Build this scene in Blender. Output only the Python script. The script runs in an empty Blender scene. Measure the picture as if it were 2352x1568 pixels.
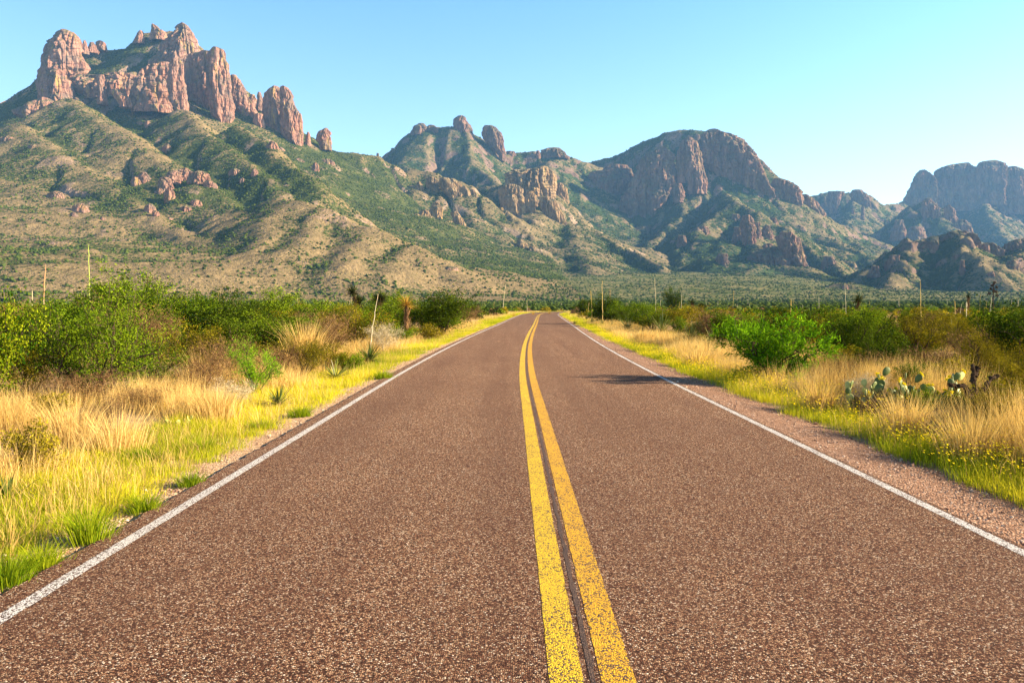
import bpy, math, random
import numpy as np
from mathutils import Vector

# ------------------------------------------------------------------ camera
SC = bpy.context.scene
COL = SC.collection
F_PX, CX, CY, HOR = 1829.0, 1176.0, 784.0, 700.0      # photo frame of 2352 x 1568
EYE = 1.65
PITCH = math.atan((CY - HOR) / F_PX)
cam_d = bpy.data.cameras.new("camera")
cam = bpy.data.objects.new("camera", cam_d)
COL.objects.link(cam)
cam.location = (0, 0, EYE)
cam.rotation_euler = (math.pi / 2 - PITCH, 0, 0)
cam_d.sensor_width = 36.0
cam_d.lens = F_PX / 2352.0 * 36.0
cam_d.clip_start, cam_d.clip_end = 0.05, 40000
SC.camera = cam

# ------------------------------------------------------------------ light
SUN_EL, SUN_BACK = math.radians(21.5), math.radians(4)
S = Vector((math.cos(SUN_EL) * math.cos(SUN_BACK), -math.cos(SUN_EL) * math.sin(SUN_BACK), math.sin(SUN_EL)))
sun_d = bpy.data.lights.new("sun", 'SUN')
sun_d.energy, sun_d.angle, sun_d.color = 5.0, math.radians(0.5), (1.0, 0.80, 0.53)
sun = bpy.data.objects.new("sun", sun_d)
COL.objects.link(sun)
sun.rotation_euler = S.to_track_quat('Z', 'Y').to_euler()
sun.location = (60, 0, 80)
world = bpy.data.worlds.new("World")
SC.world = world
world.use_nodes = True
wn = world.node_tree
bg = wn.nodes["Background"]
sky = wn.nodes.new("ShaderNodeTexSky")
sky.sky_type = 'NISHITA'
sky.sun_disc = False
sky.sun_elevation = SUN_EL
sky.sun_rotation = math.radians(90) + SUN_BACK
sky.altitude = 1200
sky.air_density, sky.dust_density, sky.ozone_density = 1.0, 0.4, 1.6
# sky tinted brighter low and sunward; overhead and far side dimmed to cut fill
def wmath(op, a, b=0.0):
    m = wn.nodes.new("ShaderNodeMath"); m.operation = op
    for k, v in ((0, a), (1, b)):
        if isinstance(v, bpy.types.NodeSocket): wn.links.new(v, m.inputs[k])
        else: m.inputs[k].default_value = v
    return m.outputs[0]
def wdot(vec):
    m = wn.nodes.new("ShaderNodeVectorMath"); m.operation = 'DOT_PRODUCT'
    wn.links.new(tc.outputs["Generated"], m.inputs[0]); m.inputs[1].default_value = vec
    return m.outputs["Value"]
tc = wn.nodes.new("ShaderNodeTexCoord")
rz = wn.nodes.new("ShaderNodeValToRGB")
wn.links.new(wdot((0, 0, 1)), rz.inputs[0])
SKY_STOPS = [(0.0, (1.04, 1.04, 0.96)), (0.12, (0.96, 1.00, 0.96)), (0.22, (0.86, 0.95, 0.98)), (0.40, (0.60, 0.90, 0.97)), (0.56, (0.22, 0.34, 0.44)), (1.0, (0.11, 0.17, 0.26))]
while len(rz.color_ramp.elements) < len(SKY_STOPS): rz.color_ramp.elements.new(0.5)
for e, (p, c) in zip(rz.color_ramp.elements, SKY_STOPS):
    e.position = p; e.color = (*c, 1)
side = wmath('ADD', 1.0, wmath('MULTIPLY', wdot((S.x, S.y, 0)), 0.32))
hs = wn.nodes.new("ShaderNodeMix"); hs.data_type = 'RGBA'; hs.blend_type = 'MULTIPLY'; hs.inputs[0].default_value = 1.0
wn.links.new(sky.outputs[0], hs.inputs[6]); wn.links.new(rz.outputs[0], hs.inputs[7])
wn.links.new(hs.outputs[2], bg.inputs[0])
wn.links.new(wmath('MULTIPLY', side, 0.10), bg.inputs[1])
SC.view_settings.view_transform = 'Standard'
SC.view_settings.look = 'None'
SC.view_settings.exposure = 1.92
SC.view_settings.gamma = 1
SC.cycles.use_denoising = True
SC.cycles.max_bounces = 6
SC.cycles.diffuse_bounces = 3
SC.cycles.transmission_bounces = 4
SC.cycles.transparent_max_bounces = 4
SC.cycles.volume_bounces = 0
SC.cycles.sample_clamp_indirect = 6

# ------------------------------------------------------------------ pixels to places
cp, sp = math.cos(PITCH), math.sin(PITCH)
def ray(xd, yd):
    a, b = (xd - CX) / F_PX, (CY - yd) / F_PX
    return np.array((a, cp + b * sp, -sp + b * cp))
def pt(xd, yd, Y):
    r = ray(xd, yd)
    r = r * (Y / r[1])
    return np.array((r[0], Y, EYE + r[2]))
def gp(xd, yd, z=0.0):
    r = ray(xd, yd)
    return r * ((z - EYE) / r[2]) + np.array((0, 0, EYE))

# ------------------------------------------------------------------ noise
def _h(ix, iy, iz, seed):
    n = (ix.astype(np.int64) * 374761393 + iy.astype(np.int64) * 668265263 + iz * 2147483647 + seed * 144269504) & 0xffffffff
    n = ((n ^ (n >> 13)) * 1274126177) & 0xffffffff
    n = ((n ^ (n >> 15)) * 2246822519) & 0xffffffff
    return n ^ (n >> 16)
_ang = np.linspace(0, 2 * np.pi, 256, endpoint=False)
_gc, _gs = np.cos(_ang), np.sin(_ang)
def noise2(x, y, seed=0):
    x = np.asarray(x, float); y = np.asarray(y, float)
    ix, iy = np.floor(x), np.floor(y)
    fx, fy = x - ix, y - iy
    u, v = fx * fx * fx * (fx * (fx * 6 - 15) + 10), fy * fy * fy * (fy * (fy * 6 - 15) + 10)
    def g(a, b):
        k = (_h(ix + a, iy + b, 0, seed) & 255).astype(int)
        return _gc[k] * (fx - a) + _gs[k] * (fy - b)
    n0 = g(0, 0) + u * (g(1, 0) - g(0, 0))
    n1 = g(0, 1) + u * (g(1, 1) - g(0, 1))
    return (n0 + v * (n1 - n0)) * 1.4
def noise3(x, y, z, seed=0):
    ix, iy, iz = np.floor(x), np.floor(y), np.floor(z)
    fx, fy, fz = x - ix, y - iy, z - iz
    u, v, w = fx * fx * (3 - 2 * fx), fy * fy * (3 - 2 * fy), fz * fz * (3 - 2 * fz)
    def g(a, b, c):
        return (_h(ix + a, iy + b, (iz + c).astype(np.int64), seed) & 0xffff) / 32767.5 - 1
    def lx(b, c):
        p = g(0, b, c)
        return p + u * (g(1, b, c) - p)
    p0 = lx(0, 0); p0 = p0 + v * (lx(1, 0) - p0)
    p1 = lx(0, 1); p1 = p1 + v * (lx(1, 1) - p1)
    return p0 + w * (p1 - p0)
def fbm2(x, y, o=4, seed=0):
    s, a = 0, 1.0
    for i in range(o):
        s = s + a * noise2(x * 2 ** i + 7.3 * i, y * 2 ** i - 3.1 * i, seed + i)
        a *= 0.5
    return s
def ridged2(x, y, o=3, seed=0):
    s, a = 0, 0.6
    for i in range(o):
        s = s + a * (1 - 2 * np.abs(noise2(x * 2 ** i, y * 2 ** i, seed + i)))
        a *= 0.5
    return s
def sstep(a, b, x):
    t = np.clip((x - a) / (b - a), 0, 1)
    return t * t * (3 - 2 * t)

# ------------------------------------------------------------------ meshes and tags
def mesh_np(name, verts, faces, mat=None, attrs=None, smooth=False):
    """faces: list of (n,3) or (n,4) index arrays"""
    me = bpy.data.meshes.new(name)
    verts = np.ascontiguousarray(verts, dtype=np.float32)
    me.vertices.add(len(verts))
    me.vertices.foreach_set("co", verts.ravel())
    faces = [np.asarray(f, dtype=np.int32) for f in faces if len(f)]
    idx = np.concatenate([f.ravel() for f in faces])
    tot = np.concatenate([np.full(len(f), f.shape[1], np.int32) for f in faces])
    start = np.concatenate(([0], np.cumsum(tot)[:-1])).astype(np.int32)
    me.loops.add(len(idx)); me.loops.foreach_set("vertex_index", idx)
    me.polygons.add(len(tot)); me.polygons.foreach_set("loop_start", start)
    if smooth:
        me.polygons.foreach_set("use_smooth", np.ones(len(tot), bool))
    else:
        me.polygons.foreach_set("use_smooth", np.zeros(len(tot), bool))
    for k, a in (attrs or {}).items():
        at = me.attributes.new(k, 'FLOAT', 'POINT')
        at.data.foreach_set("value", np.ascontiguousarray(a, dtype=np.float32))
    me.update(calc_edges=True)
    if mat: me.materials.append(mat)
    return me
def obj(name, me, parent=None):
    o = bpy.data.objects.new(name, me)
    COL.objects.link(o)
    if parent: o.parent = parent
    return o
def tag(o, label=None, cat=None, group=None, kind=None):
    if label: o["label"] = label
    if cat: o["category"] = cat
    if group: o["group"] = group
    if kind: o["kind"] = kind
    return o
def thing(name, label, cat, loc, rz=0.0, group=None, scale=1.0):
    o = bpy.data.objects.new(name, None)
    o.empty_display_size = 0.2
    COL.objects.link(o)
    o.location = loc; o.rotation_euler = (0, 0, rz)
    o.scale = (scale,) * 3 if np.isscalar(scale) else scale
    return tag(o, label, cat, group)
def dup(root, loc, rz, scale, label, group=None):
    r = root.copy(); COL.objects.link(r)
    r.location = loc; r.rotation_euler = (0, 0, rz)
    r.scale = (scale,) * 3 if np.isscalar(scale) else scale
    r["label"] = label
    if group: r["group"] = group
    for ch in list(root.children):
        c = ch.copy(); COL.objects.link(c); c.parent = r
        for g in ch.children:
            d = g.copy(); COL.objects.link(d); d.parent = c
    return r

class Geo:
    """collects vertices and faces for one mesh"""
    def __init__(s): s.v, s.f3, s.f4, s.t, s.n = [], [], [], [], 0
    def add(s, v, f3=None, f4=None, t=None):
        v = np.asarray(v, float).reshape(-1, 3)
        s.v.append(v)
        if f3 is not None and len(f3): s.f3.append(np.asarray(f3) + s.n)
        if f4 is not None and len(f4): s.f4.append(np.asarray(f4) + s.n)
        s.t.append(np.full(len(v), 0.5) if t is None else np.broadcast_to(np.asarray(t, float), (len(v),)))
        s.n += len(v)
    def mesh(s, name, mat, smooth=False):
        fs = []
        if s.f3: fs.append(np.concatenate(s.f3))
        if s.f4: fs.append(np.concatenate(s.f4))
        return mesh_np(name, np.concatenate(s.v), fs, mat, {"tint": np.concatenate(s.t)}, smooth)
    def tube(s, P, R, k=4, t=0.5, cap=True):
        P = np.asarray(P, float); R = np.broadcast_to(np.asarray(R, float), (len(P),))
        T = np.gradient(P, axis=0)
        T /= np.linalg.norm(T, axis=1)[:, None] + 1e-9
        a = np.where(np.abs(T[:, 2:3]) < 0.9, np.array([[0, 0, 1.0]]), np.array([[1.0, 0, 0]]))
        A = np.cross(T, a); A /= np.linalg.norm(A, axis=1)[:, None] + 1e-9
        B = np.cross(T, A)
        th = np.arange(k) * 2 * np.pi / k
        V = P[:, None] + R[:, None, None] * (np.cos(th)[None, :, None] * A[:, None] + np.sin(th)[None, :, None] * B[:, None])
        i, j = np.meshgrid(np.arange(len(P) - 1), np.arange(k), indexing='ij')
        q = np.stack([i * k + j, i * k + (j + 1) % k, (i + 1) * k + (j + 1) % k, (i + 1) * k + j], -1).reshape(-1, 4)
        s.add(V, f4=q, t=t)
    def leaves(s, C, U, L, Wd, t, rng):
        """rhombic leaves: centres C, axes U, length L, width Wd"""
        n = len(C)
        U = U / (np.linalg.norm(U, axis=1)[:, None] + 1e-9)
        V = np.cross(U, rng.normal(size=(n, 3)))
        V /= np.linalg.norm(V, axis=1)[:, None] + 1e-9
        L = np.broadcast_to(L, (n,))[:, None]; Wd = np.broadcast_to(Wd, (n,))[:, None]
        P = np.stack([C - U * L / 2, C + V * Wd / 2, C + U * L / 2, C - V * Wd / 2], 1)
        f = np.arange(n * 4).reshape(n, 4)
        s.add(P, f4=f, t=np.repeat(np.broadcast_to(t, (n,)), 4))

# ------------------------------------------------------------------ materials
def new_mat(name):
    m = bpy.data.materials.new(name); m.use_nodes = True
    nt = m.node_tree; nt.nodes.clear()
    out = nt.nodes.new("ShaderNodeOutputMaterial")
    return m, nt, out
def nd(nt, typ, **kw):
    n = nt.nodes.new("ShaderNode" + typ)
    for k, v in kw.items():
        if k.startswith("i_"):
            key = k[2:]
            key = int(key) if key.isdigit() else key.replace("_", " ")
            if isinstance(v, bpy.types.NodeSocket): nt.links.new(v, n.inputs[key])
            else: n.inputs[key].default_value = v
        else: setattr(n, k, v)
    return n
def rgb(c): return (c[0], c[1], c[2], 1)
def ramp(nt, fac, stops, interp='LINEAR'):
    r = nd(nt, "ValToRGB", i_0=fac)
    cr = r.color_ramp; cr.interpolation = interp
    while len(cr.elements) < len(stops): cr.elements.new(0.5)
    for e, (p, c) in zip(cr.elements, stops):
        e.position = p
        e.color = rgb(c) if not np.isscalar(c) else (c, c, c, 1)
    return r.outputs[0]
def mix(nt, fac, a, b, mode='MIX'):
    m = nt.nodes.new("ShaderNodeMix"); m.data_type = 'RGBA'; m.blend_type = mode
    for k, v in ((0, fac), (6, a), (7, b)):
        if isinstance(v, bpy.types.NodeSocket): nt.links.new(v, m.inputs[k])
        else: m.inputs[k].default_value = v if k == 0 else rgb(v)
    return m.outputs[2]
def math_(nt, op, a, b=0.0, clamp=False):
    m = nd(nt, "Math", operation=op, use_clamp=clamp)
    for k, v in ((0, a), (1, b)):
        if isinstance(v, bpy.types.NodeSocket): nt.links.new(v, m.inputs[k])
        else: m.inputs[k].default_value = v
    return m.outputs[0]
def coords(nt, scale=(1, 1, 1), kind="Object"):
    tc = nd(nt, "TexCoord")
    mp = nd(nt, "Mapping", i_Vector=tc.outputs[kind])
    mp.inputs["Scale"].default_value = scale
    return mp.outputs[0]
def noise_n(nt, vec, scale, detail=4, rough=0.55, dist=0.0):
    return nd(nt, "TexNoise", i_Vector=vec, i_Scale=scale, i_Detail=detail, i_Roughness=rough, i_Distortion=dist).outputs[0]
def princ(nt, out, color, rough=0.9, bump=None, spec=0.25, bs=0.5, bd=1.0):
    p = nd(nt, "BsdfPrincipled", i_Roughness=rough)
    p.inputs["Specular IOR Level"].default_value = spec
    if isinstance(color, bpy.types.NodeSocket): nt.links.new(color, p.inputs["Base Color"])
    else: p.inputs["Base Color"].default_value = rgb(color)
    if bump is not None:
        b = nd(nt, "Bump", i_Strength=bs, i_Distance=bd, i_Height=bump)
        nt.links.new(b.outputs[0], p.inputs["Normal"])
    nt.links.new(p.outputs[0], out.inputs[0])
    return p
def leaf_mat(name, c0, c1, trans=0.35, spec=0.0):
    m, nt, out = new_mat(name)
    a = nd(nt, "Attribute", attribute_name="tint").outputs["Fac"]
    oi = nd(nt, "ObjectInfo").outputs["Random"]
    a2 = math_(nt, 'ADD', a, math_(nt, 'MULTIPLY', math_(nt, 'SUBTRACT', oi, 0.5), 0.45), True)
    c = mix(nt, a2, c0, c1)
    d = nd(nt, "BsdfDiffuse", i_Color=c)
    t = nd(nt, "BsdfTranslucent", i_Color=mix(nt, 0.5, c, (1, 1, 0.5), 'MULTIPLY'))
    mx = nd(nt, "MixShader", i_0=trans, i_1=d.outputs[0], i_2=t.outputs[0])
    last = mx.outputs[0]
    if spec:
        g = nd(nt, "BsdfGlossy", i_Roughness=0.35)
        last = nd(nt, "MixShader", i_0=spec, i_1=last, i_2=g.outputs[0]).outputs[0]
    nt.links.new(last, out.inputs[0])
    return m

def make_slope_mat(name, tan, tan2, green, green2, rock0, rock1, gscale=1.0):
    m, nt, out = new_mat(name)
    v = coords(nt)
    ar = nd(nt, "Attribute", attribute_name="rock").outputs["Fac"]
    ag = nd(nt, "Attribute", attribute_name="green").outputs["Fac"]
    n1 = noise_n(nt, v, 0.012, 5, 0.6)
    n2 = noise_n(nt, v, 0.06 * gscale, 4, 0.65)
    n3 = noise_n(nt, v, 0.16 * gscale, 3, 0.6)
    soil = mix(nt, ramp(nt, n2, [(0.35, 0), (0.65, 1)]), tan, tan2)
    veg = mix(nt, ramp(nt, n2, [(0.35, 0), (0.68, 1)]), green, green2)
    g = math_(nt, 'ADD', ag, math_(nt, 'MULTIPLY', math_(nt, 'SUBTRACT', n1, 0.5), 0.9))
    g = math_(nt, 'ADD', g, math_(nt, 'MULTIPLY', math_(nt, 'SUBTRACT', n3, 0.5), 3.0))
    gm = ramp(nt, g, [(0.36, 0), (0.56, 1)])
    c = mix(nt, gm, soil, veg)
    vr = coords(nt, (1, 1, 0.35))
    rn = noise_n(nt, vr, 0.05 * gscale, 6, 0.68, 0.6)
    rc = ramp(nt, rn, [(0.28, rock0), (0.5, [(a + b) / 2 for a, b in zip(rock0, rock1)]), (0.72, rock1)])
    r = math_(nt, 'ADD', ar, math_(nt, 'MULTIPLY', math_(nt, 'SUBTRACT', n3, 0.5), 0.9))
    c = mix(nt, ramp(nt, r, [(0.45, 0), (0.6, 1)]), c, rc)
    h = math_(nt, 'ADD', math_(nt, 'MULTIPLY', n3, 1.0), math_(nt, 'MULTIPLY', rn, 1.2))
    princ(nt, out, c, 1.0, h, 0.0, 0.7, 7.0)
    return m
def make_cliff_mat(name, c_lo, c_mid, c_hi, lichen, grey, gs=1.0, bd=6.0):
    m, nt, out = new_mat(name)
    v = coords(nt)
    vs = coords(nt, (1, 1, 0.16))
    big = noise_n(nt, v, 0.02 * gs, 4, 0.6)
    st = noise_n(nt, vs, 0.07 * gs, 7, 0.7, 0.5)
    fine = noise_n(nt, coords(nt, (1, 1, 0.4)), 0.2 * gs, 5, 0.7)
    c = ramp(nt, st, [(0.25, c_lo), (0.48, c_mid), (0.72, c_hi)])
    c = mix(nt, ramp(nt, big, [(0.46, 0), (0.62, 0.8)]), c, grey)
    c = mix(nt, ramp(nt, noise_n(nt, vs, 0.045 * gs, 5, 0.7), [(0.56, 0), (0.66, 0.75)]), c, lichen)
    geo = nd(nt, "NewGeometry")
    sx = nd(nt, "SeparateXYZ", i_0=geo.outputs["Normal"])
    up = math_(nt, 'ADD', sx.outputs[2], math_(nt, 'MULTIPLY', math_(nt, 'SUBTRACT', fine, 0.5), 1.3))
    c = mix(nt, ramp(nt, up, [(0.5, 0), (0.75, 0.85)]), c, (0.13, 0.13, 0.07))
    c = mix(nt, ramp(nt, fine, [(0.32, 0.55), (0.5, 0.0)]), c, [x * 0.5 for x in c_lo])
    vor = nd(nt, "TexVoronoi", i_Vector=coords(nt, (1, 1, 0.22)), i_Scale=0.055 * gs, feature='DISTANCE_TO_EDGE')
    crack = ramp(nt, vor.outputs[0], [(0.0, 0), (0.12, 1)])
    h = math_(nt, 'ADD', math_(nt, 'MULTIPLY', st, 1.6), math_(nt, 'MULTIPLY', fine, 0.7))
    h = math_(nt, 'ADD', h, math_(nt, 'MULTIPLY', crack, 0.35))
    princ(nt, out, c, 0.95, h, 0.05, 0.9, bd)
    return m

# ------------------------------------------------------------------ land
ROAD = np.array([(0.36, -14), (0.36, 0), (0.36, 10), (0.38, 20), (0.62, 32), (1.1, 46), (1.75, 62), (2.3, 76), (3.6, 110), (4.9, 138),
                 (7.3, 166), (12, 189), (22, 205), (40, 213), (80, 219), (220, 226)], float)
def spline(P, n):
    t = np.concatenate(([0], np.cumsum(np.linalg.norm(np.diff(P, axis=0), axis=1) ** 0.5)))
    out = []
    for i in range(len(P) - 1):
        p0, p1, p2, p3 = P[max(i - 1, 0)], P[i], P[i + 1], P[min(i + 2, len(P) - 1)]
        t0, t1, t2, t3 = t[max(i - 1, 0)] - (i == 0), t[i], t[i + 1], t[min(i + 2, len(P) - 1)] + (i == len(P) - 2)
        m1 = (p2 - p0) / (t2 - t0) * (t2 - t1); m2 = (p3 - p1) / (t3 - t1) * (t2 - t1)
        s = np.linspace(0, 1, n, endpoint=False)[:, None]
        out.append((2 * s**3 - 3 * s**2 + 1) * p1 + (s**3 - 2 * s**2 + s) * m1 + (-2 * s**3 + 3 * s**2) * p2 + (s**3 - s**2) * m2)
    return np.concatenate(out + [P[-1:]])
RP = spline(ROAD, 14)
_rt = np.gradient(RP, axis=0); _rt /= np.linalg.norm(_rt, axis=1)[:, None]
RN = np.stack([_rt[:, 1], -_rt[:, 0]], 1)            # to the right of travel
RS = np.concatenate(([0], np.cumsum(np.linalg.norm(np.diff(RP, axis=0), axis=1))))
def road_uv(x, y):
    """signed offset from the centre line (right positive) and arc length"""
    x = np.asarray(x, float); y = np.asarray(y, float)
    sh = x.shape; x = x.ravel(); y = y.ravel()
    U = np.full(x.shape, 1e9); A = np.zeros(x.shape)
    for a in range(0, len(x), 20000):
        dx = x[a:a + 20000, None] - RP[None, :, 0]; dy = y[a:a + 20000, None] - RP[None, :, 1]
        k = np.argmin(dx * dx + dy * dy, 1); r = np.arange(len(k))
        U[a:a + 20000] = dx[r, k] * RN[k, 0] + dy[r, k] * RN[k, 1]
        d = np.hypot(dx[r, k], dy[r, k])
        U[a:a + 20000] = np.where(np.abs(U[a:a + 20000]) < d * 0.6, np.sign(U[a:a + 20000] + 1e-9) * d, U[a:a + 20000])
        A[a:a + 20000] = RS[k]
    return U.reshape(sh), A.reshape(sh)

def base(X, Y):
    """the plain and the long fan that climbs to the foot of the mountains"""
    b = X / np.maximum(Y, 50)
    right = 1 - 0.55 * sstep(0.25, 0.6, b)
    z = 0.006 * np.maximum(Y - 230, 0) * sstep(230, 500, Y)
    t = np.maximum(Y - 1000, 0)
    z = z + right * np.where(t < 500, 0.07 * t * t / 1000, 0.07 * (t - 250))
    return z
def land(X, Y):
    z = base(X, Y)
    und = 0.10 * noise2(X * 0.12, Y * 0.12, 5) + 0.22 * noise2(X * 0.03, Y * 0.03, 6)
    far = sstep(150, 900, Y)
    z = z + far * (2.2 * fbm2(X * 0.006, Y * 0.006, 3, 8) + 6 * sstep(900, 2500, Y) * fbm2(X * 0.0022, Y * 0.0022, 3, 9))
    near = np.abs(Y) < 260
    off = np.full(np.shape(z), 99.0)
    if np.any(near):
        u, _ = road_uv(X[near], Y[near]); off[near] = np.abs(u)
    k = sstep(3.6, 7.0, off)
    return z + und * k - 0.045 - 0.06 * sstep(3.3, 4.4, off) * (1 - sstep(4.6, 7, off))

_ty = np.array([230, 290, 317, 390, 437, 490, 543, 580, 610, 650, 680])
_tY = np.array([2400, 2160, 2040, 1820, 1710, 1560, 1410, 1330, 1260, 1170, 1090])
def spur(*p):
    return [(x, y, float(np.interp(y, _ty, _tY))) for x, y in p]

class Mountain:
    def __init__(s, label, xr, yr, step, ridges, mat, green=0.45, seed=1, rockiness=0.0, detail=1.0, warp=18, gfun=None):
        s.x = np.arange(xr[0], xr[1] + step, step); s.y = np.arange(yr[0], yr[1] + step, step)
        X, Y = np.meshgrid(s.x, s.y)
        B = base(X, Y)
        wx = X + warp * fbm2(X / 160, Y / 160, 3, seed + 31); wy = Y + warp * fbm2(X / 160, Y / 160, 3, seed + 47)
        H = np.full(X.shape, -1e4)
        for r, (pts, sl, L, rnd, gam, lam) in enumerate(ridges):
            P = np.array([pt(*p) for p in pts])
            best = np.full(X.shape, -1e5); bu = np.zeros(X.shape); bd = np.zeros(X.shape); acc = 0
            for a, b in zip(P[:-1], P[1:]):
                d = b[:2] - a[:2]; l = np.hypot(*d)
                t = np.clip(((wx - a[0]) * d[0] + (wy - a[1]) * d[1]) / (l * l), 0, 1)
                dist = np.hypot(wx - a[0] - t * d[0], wy - a[1] - t * d[1])
                dd = np.sqrt(dist * dist + rnd * rnd) - rnd
                h = a[2] + t * (b[2] - a[2]) - sl * L * (1 - np.exp(-dd / L))
                k = h > best
                best = np.where(k, h, best); bu = np.where(k, acc + t * l, bu); bd = np.where(k, dist, bd)
                acc += l
            if gam:
                g = np.abs(noise2(bu / lam, bd / (lam * 3.2) + r * 9.1, seed + r)) + 0.5 * np.abs(noise2(bu / lam * 2.3 + 3, bd / (lam * 2.2), seed + r + 9))
                g = 1 - np.clip(g * 1.7, 0, 1)
                best = best - gam * g * sstep(10, 170, bd)
            k = np.clip(0.5 + 0.5 * (best - H) / 14, 0, 1)
            H = np.where(H < -9e3, best, H * (1 - k) + best * k + 14 * k * (1 - k))
        up = np.clip((H - B) / 60, 0, 1)
        H = H + detail * up * (9 * fbm2(X / 110, Y / 110, 3, seed + 3) + 7 * (ridged2(X / 70, Y / 70, 3, seed + 5) - 0.5))
        if rockiness:
            o = sstep(0.35, 0.6, fbm2(X / 90, Y / 90, 3, seed + 11)) * up
            H = H + rockiness * o * (1 + 0.6 * noise2(X / 25, Y / 25, seed + 12))
        else: o = 0 * H
        # soft meeting with the plain
        k = np.clip(0.5 + 0.5 * (H - B) / 16, 0, 1)
        H = B * (1 - k) + H * k + 16 * k * (1 - k) * 0.9 - 4 * (1 - k)
        s.H = H; s.X = X; s.Y = Y; s.step = step
        gy, gx = np.gradient(H, step)
        slope = np.hypot(gx, gy)
        def blur(A, n):
            for ax in (0, 1):
                c = np.cumsum(np.pad(A, [(n + 1, n) if q == ax else (0, 0) for q in (0, 1)], mode='edge'), axis=ax)
                A = (np.take(c, range(2 * n + 1, c.shape[ax]), ax) - np.take(c, range(0, c.shape[ax] - 2 * n - 1), ax)) / (2 * n + 1)
            return A
        conc = (blur(H, max(2, int(45 / step))) - H)
        g = green + conc * 0.05 + 0.35 * fbm2(X / 260, Y / 260, 3, seed + 21) + np.clip(gx, -0.8, 0.8) * 0.38
        if gfun: g = g + gfun(X, Y, H)
        rock = sstep(1.05, 1.5, slope) * 0.7 + o * 0.5
        s.green = np.clip(g, 0, 1)
        keep = H > B - 2.5
        nx = len(s.x)
        i, j = np.meshgrid(np.arange(len(s.y) - 1), np.arange(nx - 1), indexing='ij')
        q = np.stack([i * nx + j, i * nx + j + 1, (i + 1) * nx + j + 1, (i + 1) * nx + j], -1).reshape(-1, 4)
        kp = keep.ravel()
        q = q[kp[q].any(1)]
        used, inv = np.unique(q, return_inverse=True)
        V = np.stack([X.ravel(), Y.ravel(), H.ravel()], 1)[used]
        s.keepmask = keep
        me = mesh_np("mountain", V, [inv.reshape(-1, 4)], mat, {"rock": np.clip(rock, 0, 1).ravel()[used], "green": s.green.ravel()[used]}, True)
        s.o = obj("mountain", me)
        tag(s.o, label, None, None, "structure")
    def at(s, x, y):
        fx = np.clip((np.asarray(x) - s.x[0]) / s.step, 0, len(s.x) - 1.001); fy = np.clip((np.asarray(y) - s.y[0]) / s.step, 0, len(s.y) - 1.001)
        i, j = fx.astype(int), fy.astype(int); u, v = fx - i, fy - j
        H = s.H
        return (H[j, i] * (1 - u) + H[j, i + 1] * u) * (1 - v) + (H[j + 1, i] * (1 - u) + H[j + 1, i + 1] * u) * v
    def hit(s, xd, yd, default):
        r = ray(xd, yd); Y = np.linspace(s.y[0], s.y[-1], 900)
        x = r[0] / r[1] * Y; z = EYE + r[2] / r[1] * Y
        ok = (x > s.x[0]) & (x < s.x[-1]) & (s.at(x, Y) > z)
        return float(Y[np.argmax(ok)]) if ok.any() else default
    def crag(s, rows, Y=None, dr=0.95, name="cliff", mat=None, m=2.8, seed=None, amp=1.0, push=0.0, e=0.2, wd=0.7):
        rows = np.array(rows, float)
        Yd = s.hit((rows[-1, 1] + rows[-1, 2]) / 2, rows[-1, 0] - 2, Y or s.y.mean()) if Y is None else Y
        Yd += push
        seed = seed if seed is not None else int(rows[0].sum() * 7) % 9973
        wmax = (rows[:, 2] - rows[:, 1]).max() / F_PX * Yd / 2
        hb = dr * wmax
        Yc = Yd + hb * 0.75
        y0, y1 = rows[0, 0], rows[-1, 0]
        y1x = y1 + max(6, 0.22 * (y1 - y0))
        px = Yc / F_PX
        n = int(np.clip((y1x - y0) / 0.8, 16, 190)); k = int(np.clip(2 * np.pi * wmax / px / 1.0, 36, 300))
        yy = y0 + (y1x - y0) * np.linspace(0, 1, n) ** 1.15
        xl = np.interp(yy, rows[:, 0], rows[:, 1]); xr = np.interp(yy, rows[:, 0], rows[:, 2])
        th = np.arange(k) * 2 * np.pi / k
        c, sn = np.cos(th), np.sin(th)
        ex = np.sign(c) * np.abs(c) ** (2 / m); ey = np.sign(sn) * np.abs(sn) ** (2 / m)
        tri = -(1 - np.where(ex < e, (e - ex) / (1 + e), (ex - e) / (1 - e))) ** 0.85
        ey = np.where(ey < 0, (1 - wd) * ey + wd * tri, ey)
        cx = (((xl + xr) / 2 - CX) * px)[:, None]
        a = ((xr - xl) / 2 * px)[:, None]
        zz = np.array([pt(CX, q, Yc)[2] for q in yy])[:, None]
        b = dr * (0.45 * wmax + 0.55 * a) * np.sqrt(np.linspace(0.15, 1, n))[:, None].clip(0.5, 1)
        Xv, Yv, Zv = cx + a * ex, Yc + b * ey, zz + 0 * th[None]
        lam = np.clip(0.42 * wmax, 9, 48); am = amp * np.clip(0.17 * wmax, 2.0, 17)
        wob = 0.25 * noise3(Xv / lam, Yv / lam, Zv / lam, seed + 4)
        r1 = np.minimum(np.abs(noise3(Xv / lam + wob, Yv / lam + wob, Zv / (5.5 * lam), seed)) * 3.2, 1) ** 0.6 - .75
        r2 = np.minimum(np.abs(noise3(Xv / lam * 2.6 - wob, Yv / lam * 2.6, Zv / (2.6 * lam), seed + 3)) * 3.0, 1) ** 0.6 - .75
        r3 = noise3(Xv / 9, Yv / 9, Zv / 16, seed + 5)
        r4 = noise3(Xv / lam * 0.8, Yv / lam * 0.8, Zv / (0.9 * lam), seed + 8)
        r5 = noise3(Xv / lam * 0.45, Yv / lam * 0.45, Zv / (2.2 * lam), seed + 9)
        zb = Zv / 17 + 1.3 * noise3(Xv / 60, Yv / 60, Zv / 60, seed + 12)
        led = (zb - np.floor(zb)) ** 2 - .33
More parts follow.
